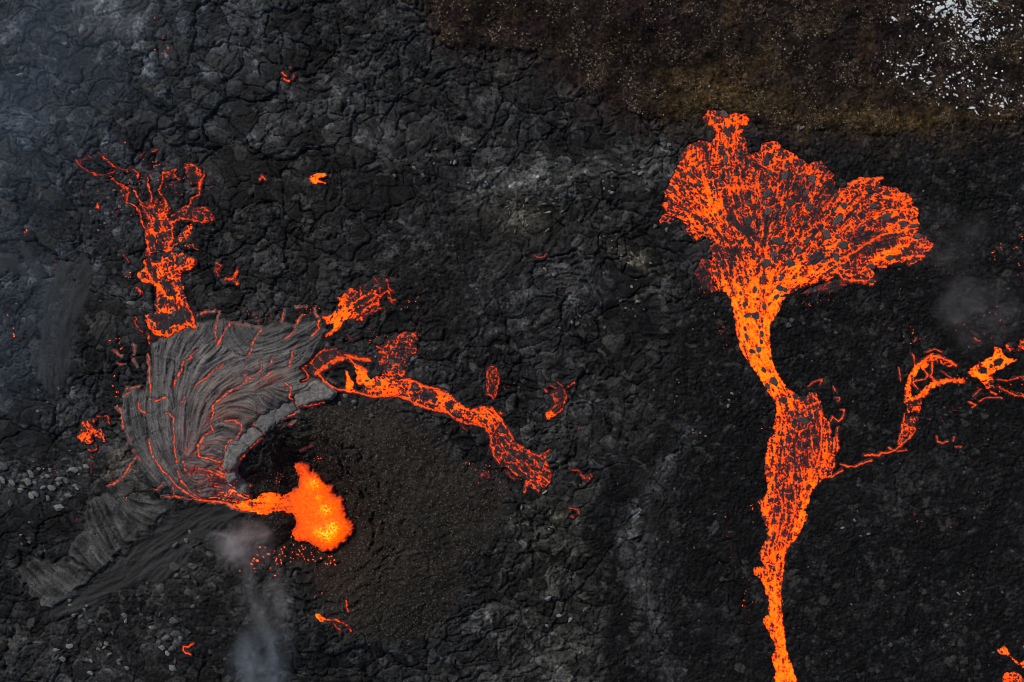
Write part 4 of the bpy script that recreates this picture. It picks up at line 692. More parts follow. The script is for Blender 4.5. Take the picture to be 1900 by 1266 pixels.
    # hillside: dark scoria, ochre and maroon stain, pale grains
    ht = np.zeros_like(tone) + V3((.028, .020, .0165))
    ht = lay(ht, sst(-.1, .6, gn(X / 120, Y / 60, 142)) * .8, (.030, .017, .019))
    och = np.clip(blob(X, Y, 1345, 170, 55, 50) * 1.0 + .8 * blob(X, Y, 1270, 195, 50, 40) + .9 * blob(X, Y, 1640, 225, 150, 28) + .5 * blob(X, Y, 1450, 200, 60, 40) + .35 * sst(.1, .6, gn(X / 60, Y / 60, 143)), 0, 1)
    ht = lay(ht, och * (.35 + .5 * sst(-.2, .5, gn(X / 9, Y / 12, 144))), (.13, .080, .022))
    ht = lay(ht, sst(60, 0, np.abs(X - 1100)) * .3, (.03, .02, .024))
    ht *= ((.5 + .55 * vC) * np.clip(1 + .35 * NR, .3, 2.4))[..., None] * np.clip(1 + .6 * fbm(X / 30, Y / 30, 145, 4), .35, 2.2)[..., None]
    gd = sst(-.35, .5, gn(X / 45, Y / 45, 146) + .25 * gn(X / 12, Y / 12, 147))
    gr = ((c3 > .80) & (c1 > .15)) * sst(.1, .4, eC) * gd
    gcol = V3((.12, .085, .05)) * (.6 + .9 * c1)[..., None]
    ht = ht * (1 - (gr * .75)[..., None]) + gcol * (gr * .75)[..., None]
    drk = np.clip(blob(X, Y, 890, 28, 34, 36) + blob(X, Y, 990, 20, 40, 30) + .7 * blob(X, Y, 1180, 95, 120, 40) + .8 * blob(X, Y, 1150, 60, 60, 30), 0, 1); ht *= (1 - .5 * drk)[..., None]
    zHt = np.maximum(zH, .9 * sst(-60, 6, hs + 30 * gn(X / 9, Y / 9, 188)) * (melt < .1)); tone = tone * (1 - zHt[..., None]) + ht * zHt[..., None]
    # striated channel, pale ledges, old smooth lava
    tone = tone * (1 - zCh[..., None]) + (V3((.034, .034, .034)) * (1 + .35 * sst(-1.5, 1.5, LM) + .25 * LF * .3)[..., None]) * zCh[..., None]
    tone = tone * (1 - zLg[..., None]) + (V3((.112, .112, .108)) * np.clip(.9 + .55 * gn(X / 30, Y / 30, 189), .45, 1.3)[..., None] * np.clip(.85 + .24 * LF + .16 * LM + .3 * (a3 - .5) + .08 * NR, .25, 1.6)[..., None]) * zLg[..., None]
    w = zO * (1 - zCh); tone = tone * (1 - .8 * w[..., None]) + (V3((.040, .042, .045)) * np.clip(1 + .15 * LM + .05 * LF, .5, 1.5)[..., None]) * .8 * w[..., None]
    lt = V3((.178, .166, .160)) * (.6 + .4 * sst(2, 34, lobe_s))[..., None] * np.clip(.80 + .30 * LLF + .16 * LLM + .2 * fbm(X / 40, Y / 40, 148, 3), .3, 1.7)[..., None]
    glow_tint = np.clip(blob(X, Y, 430, 760, 60, 60) * .7 + blob(X, Y, 400, 870, 50, 50) + blob(X, Y, 510, 700, 50, 30) * .6, 0, 1) * sst(-.6, 1.2, LLM)  # orange-brown heat glow of the lobe, put into its colour
    lt = lay(lt, np.clip(glow_tint * .95, 0, .8), (.17, .085, .045)); lt *= np.clip(1 + .35 * gn(X / 22, Y / 22, 197) + .2 * (a1 - .5), .5, 1.5)[..., None]
    lt = lay(lt, blob(X, Y, 265, 800, 18, 90) * .5, (.06, .062, .064)); lt = lay(lt, np.clip(blob(X, Y, 340, 800, 60, 80), 0, 1) * .3, (.085, .083, .09))
    lt = lay(lt, sst(34, 14, np.abs(Y + 12 * gn(X / 30, Y / 30, 199) - (618 + .05 * (X - 400)))) * sst(375, 400, X) * .75, (.06, .06, .06))
    tone = tone * (1 - zL[..., None]) + lt * zL[..., None]
    # crust over and next to molten rock is fresh: dark, purple sheen put into the colour
    tone = lay(tone, np.clip(melt + mc, 0, 1) * .7, (.05, .04, .044))
    tone = np.clip(tone * .76, .004, .75)

    return dict(locals())
globals().update(build_ground(gx, gy, True))
VERT = W(X, Y, Z); TONE = tone.reshape(-1, 3)
# faces, parcelled out to the pieces of ground
kF = grid_faces(NX, NY)
fl0 = kF[:, 0]
HF = (hs.ravel()[fl0] > 0); LFm = (lobe_s.ravel()[fl0] > 0); CF = (zC.ravel()[fl0] > .5)
plate_ok = (zP.ravel()[fl0] > .75) & (melt.ravel()[fl0] < .05) & (X.ravel()[fl0] > 2) & (X.ravel()[fl0] < 1896) & (Y.ravel()[fl0] > 2) & (Y.ravel()[fl0] < 1262) & ~HF & ~LFm & ~CF
cid = AI.ravel()[fl0]
ids, inv_, cnt = np.unique(np.where(plate_ok, cid, -1), return_inverse=True, return_counts=True)
order = [k for k in np.argsort(-cnt) if ids[k] != -1][:295]
sel = np.full(len(ids), -1); sel[order] = np.arange(len(order)); pl = sel[inv_]
attrs = {'tone': TONE}
o_field = link('lava_field', sub('lava_field', VERT, kF[(pl < 0) & ~HF & ~LFm & ~CF], attrs), M_GROUND); tag(o_field, kind='structure')
o_hill = link('hillside', sub('hillside', VERT, kF[HF], attrs), M_HILL); tag(o_hill, kind='structure')
o_cone = link('cinder_cone', sub('cinder_cone', VERT, kF[CF & ~HF & ~LFm], attrs), M_CONE); tag(o_cone, kind='structure')
so = np.argsort(pl, kind='stable'); ps = pl[so]; st_ = np.searchsorted(ps, np.arange(len(order))); en_ = np.searchsorted(ps, np.arange(len(order)), side='right')
for k in range(len(order)):
    link('crust_slab', sub('crust_slab', VERT, kF[so[st_[k]:en_[k]]], attrs), M_GROUND, o_field)
# the same country further out, on a coarser grid that ducks under the fine one at its rim
far = 14 * np.cumsum(1.16 ** np.arange(26)) + 1300
ox = np.concatenate([-92 - far[::-1], np.arange(-92 - 1300, 1992 + 1300, 13.), 1992 + far]); oy = np.concatenate([-92 - far[::-1], np.arange(-92 - 1300, 1358 + 1300, 13.), 1358 + far])
G2 = build_ground(ox, oy, False); X2, Y2 = G2['X'], G2['Y']
dd_ = np.maximum(np.maximum(gx[0] - X2, X2 - gx[-1]), np.maximum(gy[0] - Y2, Y2 - gy[-1]))
V2 = W(X2, Y2, G2['Z'] - .8 * sst(13, -6, dd_)); F2 = grid_faces(len(ox), len(oy)); f0 = F2[:, 0]
keep_ = (dd_.ravel()[F2] > -30).any(1); h2_ = G2['hs'].ravel()[f0] > 0
T2 = {'tone': G2['tone'].reshape(-1, 3) * .74}
o_f2 = link('lava_field', sub('lava_field', V2, F2[keep_ & ~h2_], T2), M_GROUND); tag(o_f2, kind='structure')
o_h2 = link('hillside', sub('hillside', V2, F2[keep_ & h2_], T2), M_HILL); tag(o_h2, kind='structure')
del G2, X2, Y2, V2, F2
e_lobe = empty('ropy_lava_lobe', 400, 780); tag(e_lobe, 'wide curved fan of pale grey ropy crust with glowing cracks, left of the pond', 'lava crust')
def child(name, V, Fq, at, mat, par):
    me = sub(name, V, Fq, at, origin=tuple(par.location)); return link(name, me, mat, par)
gl = np.clip(1.15 * blob(X, Y, 440, 915, 38, 26) + .55 * blob(X, Y, 405, 880, 45, 40) + .36 * blob(X, Y, 425, 770, 55, 55) + .30 * blob(X, Y, 500, 700, 55, 30) + .25 * blob(X, Y, 360, 830, 50, 60) + 1.0 * np.exp(-((segdist(X, Y, R2((560,1195),(680,1215),(790,1250),(850,1260))) / 9) ** 2)), 0, 1.3)
gl = gl * (.30 * zL + 1.0 * sst(.35, 1.3, -LLF + .5 * LLM + .7 * gn(X / 9, Y / 9, 180) - .15 + .9 * np.clip(gl - .6, 0, 1)))
child('crust_sheet', VERT, kF[LFm & ~HF], {'tone': TONE, 'glow': (gl * zL).ravel().astype(F32)}, M_ROPE, e_lobe)
def gz(px, py, under=False):
    """height of the built ground at a plan point"""
    u = np.interp(px, gx, np.arange(NX)); v = np.interp(py, gy, np.arange(NY))
    return float(Z[int(round(v)), int(round(u))])
del kF, fl0, cid, inv_, HF, LFm, CF, plate_ok

# ------------------------------------------------------------------ build the flows
def plate_mesh(name, r, el, n=9, rs=None, mat=None):
    """an angular crust raft: lower rim, upper rim, inner ring and a crown"""
    rr = [r * rs.uniform(.75, 1.2) for _ in range(n)]
    V = []; 
    for q, (k, z) in enumerate(((1.08, -.14), (1.0, .06), (.72, .13))):
        for i in range(n):
            a = 2 * math.pi * i / n + .25 * math.sin(i * 7.1)
            V.append((rr[i] * k * el * math.cos(a), rr[i] * k / el * math.sin(a), z + rs.uniform(-.02, .03) * (q > 0)))
    V.append((0, 0, .12 + rs.uniform(-.03, .03)))
    Fc = []
    for q in (0, 1):
        for i in range(n):
            j = (i + 1) % n; Fc.append((q * n + i, q * n + j, (q + 1) * n + j, (q + 1) * n + i))
    Fc += [(2 * n + i, 2 * n + (i + 1) % n, 3 * n) for i in range(n)]
    me = bpy.data.meshes.new(name); me.from_pydata(V, [], Fc); me.update()
    return me
M_PLATE = simple_mat('cooled_raft', (.066, .052, .049), rough=.6, spec=.35, var=.45, scale=5, bump=.08)
rs = random.Random(5)
for fi, f in enumerate(FLOWS):
    st = f.step; xs = np.arange(f.x0, f.x1 + st, st).astype(F32); ys = np.arange(f.y0, f.y1 + st, st).astype(F32)
    XX, YY = np.meshgrid(xs, ys)
    ft = f.foot(XX, YY); H = f.heat(XX, YY, ft)
    b = base_z(XX, YY)
    if f is PONDF:
        ins = sst(0, 6, ft)
        H = H * (1 - .0 * ins)
        hot = np.zeros_like(XX); hump = np.zeros_like(XX)
        for a_, b_, r_, k_ in HOT:
            hx, hy = pt(R4, a_, b_); g = blob(XX, YY, hx, hy, r_ / 3.165 * 1.3, r_ / 3.165 * 1.15)
            hot += 1.15 * k_ * g ** 1.3 * (.80 + 1.0 * gn(XX / 3.2, YY / 3.2, 161)); hump += min(k_, 1) * 1.1 * g
        east = sst(470, 560, XX)
        H = H * (1 - east) + east * np.clip(.90 + .13 * fbm(XX / 7, YY / 7, 160, 4) + .08 * gn(XX / 2.2, YY / 2.2, 164), 0, 2) * (.75 * sst(-1.5, 2.5, ft) + .25 * sst(0, 14, ft))
        H = H + ins * east * (.03 + .75 * np.clip(hot, 0, 2) * (.75 + .35 * gn(XX / 6, YY / 6, 163)))
        zz = -.55 + east * (hump + .18 * fbm(XX / 8, YY / 8, 162, 3)) + .3 * sst(0, 8, ft) + (1 - east) * .35
        lv = (1 - east) * b + east * -1.55
        Zf = smooth1(lv, 3) + (1 - east) * .1 + east * (hump + .18 * fbm(XX / 8, YY / 8, 162, 3)) + .2 * sst(0, 8, ft) - .9 * (1 - sst(-1.5, 3, ft))
    else:
        Zf = b + f.thick * sst(0, 7, ft) - .42 * (1 - sst(-2.5, 1.0, ft)) + .10 * (1 - np.clip(H, 0, 1)) * sst(0, 4, ft) + .05 * gn(XX / 4, YY / 4, 165) * sst(0, 3, ft) + .02
        if hasattr(f, 'licf'): Zf = Zf + .035 * f.licf * sst(0, 3, ft)
    nr_ = getattr(f, 'near', np.ones_like(XX))[..., None]; molt = (1 - .75 * np.clip(smooth1(H, 1), 0, 1))[..., None]
    tn = (np.zeros(XX.shape + (3,), F32) + V3(f.crust) * .8 * nr_ + (1 - nr_) * V3((.026, .025, .026))) * molt; tn *= (np.clip(1 + .4 * gn(XX / 6, YY / 6, 166) + .3 * gn(XX / 2.5, YY / 2.5, 167), .4, 1.8))[..., None]
    Vv = W(XX, YY, Zf); Ff = grid_faces(len(xs), len(ys), ft > -1.2)
    cx, cy = (f.x0 + f.x1) / 2, (f.y0 + f.y1) / 2
    par = empty(f.name, cx, cy, 0); tag(par, f.label, f.cat)
    if f.polys: child('molten_rock', Vv, Ff, {'glow': H.ravel(), 'tone': tn.reshape(-1, 3)}, M_LAVA, par)
    else:                                             # separate threads of lava: each its own piece
        for vv in f.veins:
            own = segdist(XX, YY, vv[0])
            kp = (own < vv[1] * .5 + 4) & (ft > -1.2)
            for v2 in f.veins:
                if v2 is not vv: kp &= own <= segdist(XX, YY, v2[0])
            Fv = grid_faces(len(xs), len(ys), kp) if kp.any() else None
            if Fv is not None: child('molten_rock', Vv, Fv, {'glow': H.ravel(), 'tone': tn.reshape(-1, 3)}, M_LAVA, par)
    # crust rafts riding on the melt
    todo = [(a_, b_, r_, t_) for a_, b_, r_, t_ in f.pextra]; tries = 0; placed = [(a_, b_, r_) for a_, b_, r_, _ in todo]
    while f.plates and len(todo) < f.plates + len(f.pextra) and tries < 9000:
        tries += 1
        a_ = rs.uniform(f.x0, f.x1); b_ = rs.uniform(f.y0, f.y1)
        if not (-5 < a_ < 1905 and -5 < b_ < 1271): continue
        ii = int((b_ - f.y0) / st); jj = int((a_ - f.x0) / st)
        ii = min(ii, len(ys) - 1); jj = min(jj, len(xs) - 1)
        r_ = rs.uniform(*f.psize) * (1.0 if rs.random() < .6 else .75)
        if fi == 0 and b_ > 760: r_ *= .6
        if ft[ii, jj] < r_ + 2: continue
        if fi == 0 and b_ > 800 and rs.random() < .75: continue
        if H[ii, jj] < .3 and rs.random() < .4: continue
        if any((a_ - p) ** 2 + (b_ - q) ** 2 < (r_ + rr_ + 2.5) ** 2 for p, q, rr_ in placed): continue
        placed.append((a_, b_, r_)); todo.append((a_, b_, r_, None))
    for a_, b_, r_, t_ in todo:
        ii = min(max(int((b_ - f.y0) / st), 0), len(ys) - 1); jj = min(max(int((a_ - f.x0) / st), 0), len(xs) - 1)
        tt = float(f.th[ii, jj]) if (f.strokes) else rs.uniform(0, 3.14)
        if t_ is not None and t_ != 0: tt = t_
        me = plate_mesh('crust_plate', r_ * S * .95, 1.0 + rs.uniform(.0, .35), rs=rs)
        o = link('crust_plate', me, M_PLATE, par)
        o.location = ((a_ - cx) * S, -(b_ - cy) * S, float(Zf[ii, jj])); o.rotation_euler = (rs.uniform(-.08, .08), rs.uniform(-.08, .08), -tt)

# glowing cracks in the lobe, each its own piece
for k, (pts, w_, h_) in enumerate(CRACKS):
    f = Flow('glowing_crack', '', veins=[(pts, w_ * .82, h_)], marg=2.6, wigs=1.35, brk=.6); st = 1.0
    xs = np.arange(f.x0, f.x1 + st, st).astype(F32); ys = np.arange(f.y0, f.y1 + st, st).astype(F32); XX, YY = np.meshgrid(xs, ys)
    ft = f.foot(XX, YY); H = f.heat(XX, YY, ft)
    zl = bil(Z, np.interp(XX, gx, np.arange(NX)), np.interp(YY, gy, np.arange(NY)), 0, 0, 1.)
    Zf = smooth1(zl, 1) + .06 * sst(-.8, 1.2, ft) + .05 - .2 * (1 - sst(-1.3, .2, ft))
    tn = (np.zeros(XX.shape + (3,), F32) + V3((.12, .108, .105))) * (1 - .8 * np.clip(H, 0, 1))[..., None]
    child('glowing_crack', W(XX, YY, Zf), grid_faces(len(xs), len(ys), ft > -1.0), {'glow': H.ravel(), 'tone': tn.reshape(-1, 3)}, M_LAVA, e_lobe)

# hot flecks among the folds close to the outlet, and the pale slabs lining the channel
M_SLAB = simple_mat('smooth_slab', (.165, .155, .146), rough=.6, spec=.3, var=.12, scale=1.6, bump=.10)
SLABS = [R3((540,930),(600,900),(690,870),(760,900),(830,960),(800,1000),(700,1020),(560,1060),(530,1000)), R2((1035,635),(1092,592),(1130,655),(1060,705),(1012,740),(1000,690)), R2((930,690),(1025,640),(1000,740),(948,790),(885,748)),
         R2((830,770),(880,765),(935,802),(862,872),(800,848)), R2((788,830),(852,876),(790,935),(737,872)), R2((735,880),(790,942),(765,995),(710,1008),(715,940)), R2((712,1015),(760,1003),(772,1058),(735,1090),(712,1050)), R2((735,1098),(775,1068),(825,1112),(818,1150),(790,1150))]
for k, p in enumerate(SLABS):
    px_ = [q[0] for q in p]; py_ = [q[1] for q in p]
    xs = np.arange(min(px_) - 4, max(px_) + 5, 1.3).astype(F32); ys = np.arange(min(py_) - 4, max(py_) + 5, 1.3).astype(F32); XX, YY = np.meshgrid(xs, ys)
    a_, b_ = wig(XX, YY, 1.2, 8, 170); s_ = sdf(a_, b_, p) + .9
    mx_, my_ = np.mean(px_), np.mean(py_); tx, ty = rs.uniform(-.012, .012), rs.uniform(-.012, .012)
    zq = bil(Z, np.interp(XX, gx, np.arange(NX)), np.interp(YY, gy, np.arange(NY)), 0, 0, 1.); zl = float(np.percentile(zq[s_ > 0], 82)) + .12
    Zf = zl + .1 * sst(0, 5, s_) + tx * (XX - mx_) + ty * (YY - my_) - 1.3 * (1 - sst(-1.6, 0, s_)) - .12 * np.exp(-(gn(XX / 13 + k, YY / 13, 171) / .05) ** 2) + .03 * gn(XX / 4, YY / 4, 172)
    child('channel_slab', W(XX, YY, Zf), grid_faces(len(xs), len(ys), s_ > -2.2), {}, M_SLAB, e_lobe)
# ------------------------------------------------------------------ loose things
def rock_mesh(name, seed, flat=.6, n=16):
    r = random.Random(seed); bm = bmesh.new()
    for _ in range(n):
        v = Vector((r.gauss(0, 1), r.gauss(0, 1), r.gauss(0, 1))).normalized()
        k = r.uniform(.8, 1.1); bm.verts.new((v.x * k, v.y * k * r.uniform(.7, 1), v.z * k * flat))
    bmesh.ops.convex_hull(bm, input=bm.verts[:])
    for v in [v for v in bm.verts if not v.link_faces]: bm.verts.remove(v)
    bmesh.ops.bevel(bm, geom=bm.edges[:], offset=.07, segments=1, affect='EDGES')
    me = bpy.data.meshes.new(name); bm.to_mesh(me); bm.free(); return me
M_RG = simple_mat('grey_rock', (.15, .15, .148), rough=.7, var=.45, scale=4, bump=.10)
M_RT = simple_mat('tan_rock', (.21, .19, .14), rough=.8, var=.35, scale=4, bump=.10)
M_RD = simple_mat('dark_rock', (.05, .051, .054), rough=.65, var=.4, scale=4, bump=.10)
RM = {}
for key, mt in (('g', M_RG), ('t', M_RT), ('d', M_RD)):
    RM[key] = []
    for k in range(8):
        me = rock_mesh('rock', 40 + k + ord(key), flat=(.35, .6, .5, .8)[k % 4]); me.materials.append(mt); RM[key].append(me)
def put(name, me, px, py, sx, sy, sz, rz, dz=0.0, tilt=.2, r=rs):
    o = bpy.data.objects.new(name, me); COL.objects.link(o)
    o.scale = (sx * S, sy * S, sz * S); o.rotation_euler = (r.uniform(-tilt, tilt), r.uniform(-tilt, tilt), rz)
    o.location = ((px - 950) * S, (633 - py) * S, gz(px, py) + dz); return o
def on_melt(px, py):
    v = int(np.interp(py, gy, np.arange(NY))); u = int(np.interp(px, gx, np.arange(NX))); return melt[v, u] > .02
# (x, y, rx, ry, count, size range, kind, angle, elongation, where)
CL = [(90, 890, 70, 40, 44, (3, 8), 'g', .6, 1.5, 'grey angular rock in the rubble left of the crust fan'), (60, 1000, 50, 30, 8, (2.5, 4.5), 'g', 0, 1.2, 'small grey rock at the left edge below the rubble'), (130, 870, 30, 20, 10, (2, 4), 'g', 0, 1.2, 'small grey chip of rubble beside the broken lava blotch'),
      (150, 1140, 50, 20, 10, (2.5, 5), 'g', 0, 1.2, 'grey rock on dark crust below the pale ledges'), (185, 1190, 60, 40, 22, (3, 6), 'g', .4, 1.4, 'grey rock scattered in the bottom left corner'), (290, 1130, 60, 40, 14, (3, 7), 'd', 1.0, 1.4, 'dark slabby rock at the foot of the striated channel'), (360, 1080, 50, 50, 16, (4, 9), 'd', 0, 1.1, 'dark rounded rock in the heap right of the striated channel'),
      (300, 1200, 70, 40, 14, (4, 8), 'g', .3, 1.4, 'grey broken rock near the bottom edge left of the S-shaped breakout'), (350, 1010, 22, 30, 5, (3, 6), 'g', 1.4, 1.6, 'pale rock beside the smoke left of the pond'),
      (770, 290, 60, 40, 9, (3, 5.5), 'g', 0, 1.2, 'pale rock lying alone in the dark upper middle field'), (880, 300, 90, 40, 14, (2.5, 5), 'g', 0, 1.2, 'small pale rock in the crumpled upper middle field'), (960, 400, 34, 28, 26, (2.5, 5.5), 't', -.9, 1.8, 'tan slabby rock in the pale jumble at the picture centre'), (1020, 380, 40, 30, 12, (2.5, 4.5), 'g', -.7, 1.6, 'grey splinter of rock right of the tan jumble'),
      (1180, 480, 28, 14, 20, (2.5, 5), 't', .5, 2.0, 'tan splinter in the pale streak left of the lava fan'), (1140, 450, 26, 20, 10, (2, 4), 't', .5, 1.6, 'small tan rock above the pale streak'), (1195, 330, 45, 40, 16, (3, 6), 'g', .4, 1.4, 'grey rock on the crust just left of the lava fan'), (1130, 330, 40, 30, 10, (3, 5.5), 'g', 0, 1.4, 'grey rock on the pale fold of crust in the centre right'),
      (1180, 560, 60, 30, 12, (2, 4), 't', .3, 1.4, 'tan rock in the dark ground left of the lava neck'), (1020, 505, 10, 8, 2, (3, 5), 't', 0, 1.2, 'tan rock just below the red crescent breakout'), (1060, 600, 60, 25, 10, (2.5, 5), 'g', .4, 1.4, 'grey rock low in the centre of the crumpled field'),
      (1000, 980, 50, 40, 14, (2.5, 5), 't', 1.2, 1.7, 'olive tan rock in the folded ground right of the cinder cone'), (1040, 1130, 60, 40, 12, (3, 6), 'g', -.3, 1.5, 'grey rock in the folded ground near the bottom middle'), (1290, 800, 22, 14, 9, (1.8, 3.2), 'g', 0, 1.2, 'small grey rock in the dark ground left of the lava bulb'),
      (1350, 730, 30, 15, 5, (3, 4.5), 'g', 0, 1.1, 'rounded grey rock left of the lava neck'), (1330, 480, 20, 25, 5, (3, 5), 'd', 0, 1.1, 'dark block under the left shoulder of the lava fan'), (1240, 430, 20, 16, 5, (3, 5), 'g', 0, 1.2, 'grey block beneath the left tip of the lava fan'), (1620, 980, 60, 30, 8, (2, 4), 'g', 0, 1.3, 'small grey rock right of the lower lava stream'), (1790, 1110, 50, 40, 12, (1.8, 3), 'g', .8, 1.8, 'small pale chip on dark ground near the lower right corner'),
      (1480, 600, 30, 20, 5, (4, 7), 'd', .2, 1.1, 'dark rounded block in the bay right of the lava neck'), (1535, 600, 14, 14, 3, (4, 6), 'd', .2, 1.1, 'dark cracked block right of the bay beside the lava neck'), (660, 740, 30, 14, 7, (3, 5.5), 'g', .5, 1.2, 'grey block just under the start of the lava arm'), (700, 760, 16, 20, 5, (3, 6), 'd', 0, 1.1, 'dark block between the lava arm and the cinder cone'),
      (760, 640, 16, 22, 8, (3, 6), 'g', .3, 1.1, 'grey boulder ringed by lava above the lava arm'), (720, 655, 18, 10, 4, (3, 4.5), 'g', .3, 1.1, 'grey boulder at the upper edge of the glowing rubble'), (1480, 238, 12, 5, 4, (4, 6), 'g', .2, 2.2, 'pale slab at the foot of the brown slope right of the lava top'), (250, 335, 60, 20, 7, (3, 5), 'g', .6, 1.5, 'grey rock among the thin upper veins of the left flow'), (180, 415, 50, 30, 6, (3, 5), 'g', .3, 1.2, 'pale rock on dark crust left of the left flow'), (115, 730, 40, 30, 8, (3, 5), 'g', .4, 1.3, 'pale rock at the lower end of the old smooth channel'),
      (50, 135, 14, 8, 3, (4, 7), 'g', -.5, 2.0, 'pale curved slab seen through the smoke at the upper left'), (350, 1180, 60, 50, 12, (4, 9), 'd', .2, 1.2, 'dark plate of rubble around the S-shaped breakout'), (480, 1120, 60, 40, 8, (4, 8), 'd', .2, 1.1, 'dark rounded rock under the drifting smoke below the pond')]
def place_labels(items, txt, group, cat):
    """items: (object, x, y, size); tell them apart by size and by their place in the group"""
    if not items: return
    mx = sum(i[1] for i in items) / len(items); my = sum(i[2] for i in items) / len(items)
    sx = max(3., np.std([i[1] for i in items])); sy = max(3., np.std([i[2] for i in items]))
    by = sorted(items, key=lambda i: -i[3]); nn = len(by)
    for q, (o, x, y, s_) in enumerate(by):
        size = '' if nn == 1 else 'largest ' if q == 0 else 'big ' if q < nn / 3 else '' if q < 2 * nn / 3 else 'tiny '
        if size.strip() in ('tiny', 'big') and ('small' in txt or 'large' in txt): size = ''
        u, v = (x - mx) / sx, (y - my) / sy
        d = (('upper ' if v < -.45 else 'lower ' if v > .45 else '') + ('left' if u < -.45 else 'right' if u > .45 else '')).strip()
        d = {'': 'middle', 'upper': 'upper middle', 'lower': 'lower middle'}.get(d, d)
        if u > 1.6 or u < -1.6: d = 'far ' + d
        lab = size + txt + ('' if nn == 1 else ', ' + d + ' of its group')
        if len(lab.split()) > 16: lab = size + txt + ', ' + d
        if len(lab.split()) > 16: lab = txt + ', ' + d
        if len(lab.split()) > 16: lab = txt
        tag(o, lab, cat, group)
for cx, cy, rx, ry, n, (s0, s1), key, ang_, el, txt in CL:
    k = 0; tr = 0; n = max(2, int(n * .72)); got = []
    while k < n and tr < n * 20:
        tr += 1
        px, py = rs.gauss(cx, rx * .6), rs.gauss(cy, ry * .6)
        if not (4 < px < 1896 and 4 < py < 1262): continue
        if on_melt(px, py) and 'ringed' not in txt: continue
        s_ = (s0 + (s1 - s0) * rs.random() ** 1.6) * (1.3 if cx < 520 and cy > 800 else 1.1)
        me = RM[key][rs.randrange(8)]
        o = put('rock', me, px, py, s_ * math.sqrt(el) * 1.05, s_ / math.sqrt(el) * 1.05, s_ * .8, -ang_ + rs.gauss(0, .5), s_ * S * .12 + .05)
        got.append((o, px, py, s_)); k += 1
    place_labels(got, txt, txt, 'rock')

# snow on the upper slope
def snow_mesh(r, n=22, lobes=3):
    ph = [(rs.uniform(0, 6.28), rs.randint(2, 7), rs.uniform(.12, .42)) for _ in range(lobes)]
    V = [(0, 0, .05)]; 
    for q, (k, z) in enumerate(((.55, .04), (.9, .02), (1.0, -.06))):
        for i in range(n):
            a = 2 * math.pi * i / n; rad = 1 + sum(am * math.sin(f_ * a + p) for p, f_, am in ph) + rs.uniform(-.26, .26)
            V.append((r * k * rad * math.cos(a), r * k * rad * math.sin(a), z))
    Fc = [(0, 1 + i, 1 + (i + 1) % n) for i in range(n)]
    for q in (0, 1):
        for i in range(n):
            j = (i + 1) % n; Fc.append((1 + q * n + i, 1 + (q + 1) * n + i, 1 + (q + 1) * n + j, 1 + q * n + j))
    me = bpy.data.meshes.new('snow_patch'); me.from_pydata(V, [], Fc); me.update()
    return me
M_SNOW = simple_mat('old_snow', (.82, .83, .84), rough=.8, spec=.3, var=.12, scale=3, bump=.05)
SNG = {}
SN = [(625,185,24,12,.4),(750,35,16,10,0),(850,40,14,10,1),(970,110,34,20,-.6),(1045,70,34,20,-.4),(1095,120,22,18,.5),(1135,20,28,14,0),(915,170,18,12,0),(1235,190,34,14,-.3),(1200,85,16,10,1),(1262,262,14,10,.6),(1235,300,24,10,.7),(1290,320,22,16,.5),(1330,330,14,8,.8),(1382,320,20,10,-.5),(1405,50,16,9,0),(1440,20,18,12,0),(1330,15,20,12,0),(1512,38,28,6,.1),(1605,230,12,7,.6),(1655,320,18,8,.5),(1672,470,12,12,.8),(850,455,26,5,-.4),(750,515,14,6,.3),(805,522,18,9,0),(722,600,22,9,-.7),(866,626,13,10,0),(924,660,20,12,-.2),(1070,690,15,9,0),(1140,755,20,7,.4),(1350,800,16,5,1),(1272,850,36,8,0),(1298,885,22,5,.9),(1522,795,28,6,1),(1502,840,24,7,.3),(1412,835,18,5,.3),(1675,690,14,7,.6),(1672,820,8,12,0),(1102,405,16,6,.3),(945,20,18,8,0),(1005,30,20,9,0),(1180,245,12,9,1),(890,60,16,7,0),(830,130,12,7,.5),(760,100,12,5,-.6),(960,610,16,6,-.3),(1055,50,14,10,0),(1300,250,9,5,1),(1450,265,10,12,0),(1500,640,14,5,.3),(1360,700,10,5,.8),(600,215,8,5,0),(1080,20,16,9,0),(1280,20,12,9,0),(1155,130,14,7,.3),(1005,165,12,9,1),(1060,350,9,5,0),(1545,230,9,6,0),(1440,625,16,4,.4),(1045,770,9,4,.6)]
for k, (a_, b_, rx, ry, an) in enumerate(SN):
    px, py = pt(R17, a_, b_); rr = math.sqrt(rx * ry) / 4.22
    where = 'in the crowded snow at the upper right' if b_ < 220 else ('in the trail of snow right of its centre' if b_ < 420 and a_ > 1000 else ('low on the brown slope, apart from the main snow' if b_ > 700 else 'on the middle of the brown slope'))
    big_ = rx * ry > 330; lab = ('large ragged ' if big_ else 'small ') + 'patch of old snow ' + where
    me = snow_mesh(1.0); me.materials.append(M_SNOW)
    o = put('snow_patch', me, px, py, rx / 4.22 * .95, ry / 4.22 * .95, 10, -an, .14, tilt=.01); SNG.setdefault(lab, []).append((o, px, py, rr))
for lab, it in SNG.items(): place_labels(it, lab, lab, 'snow')
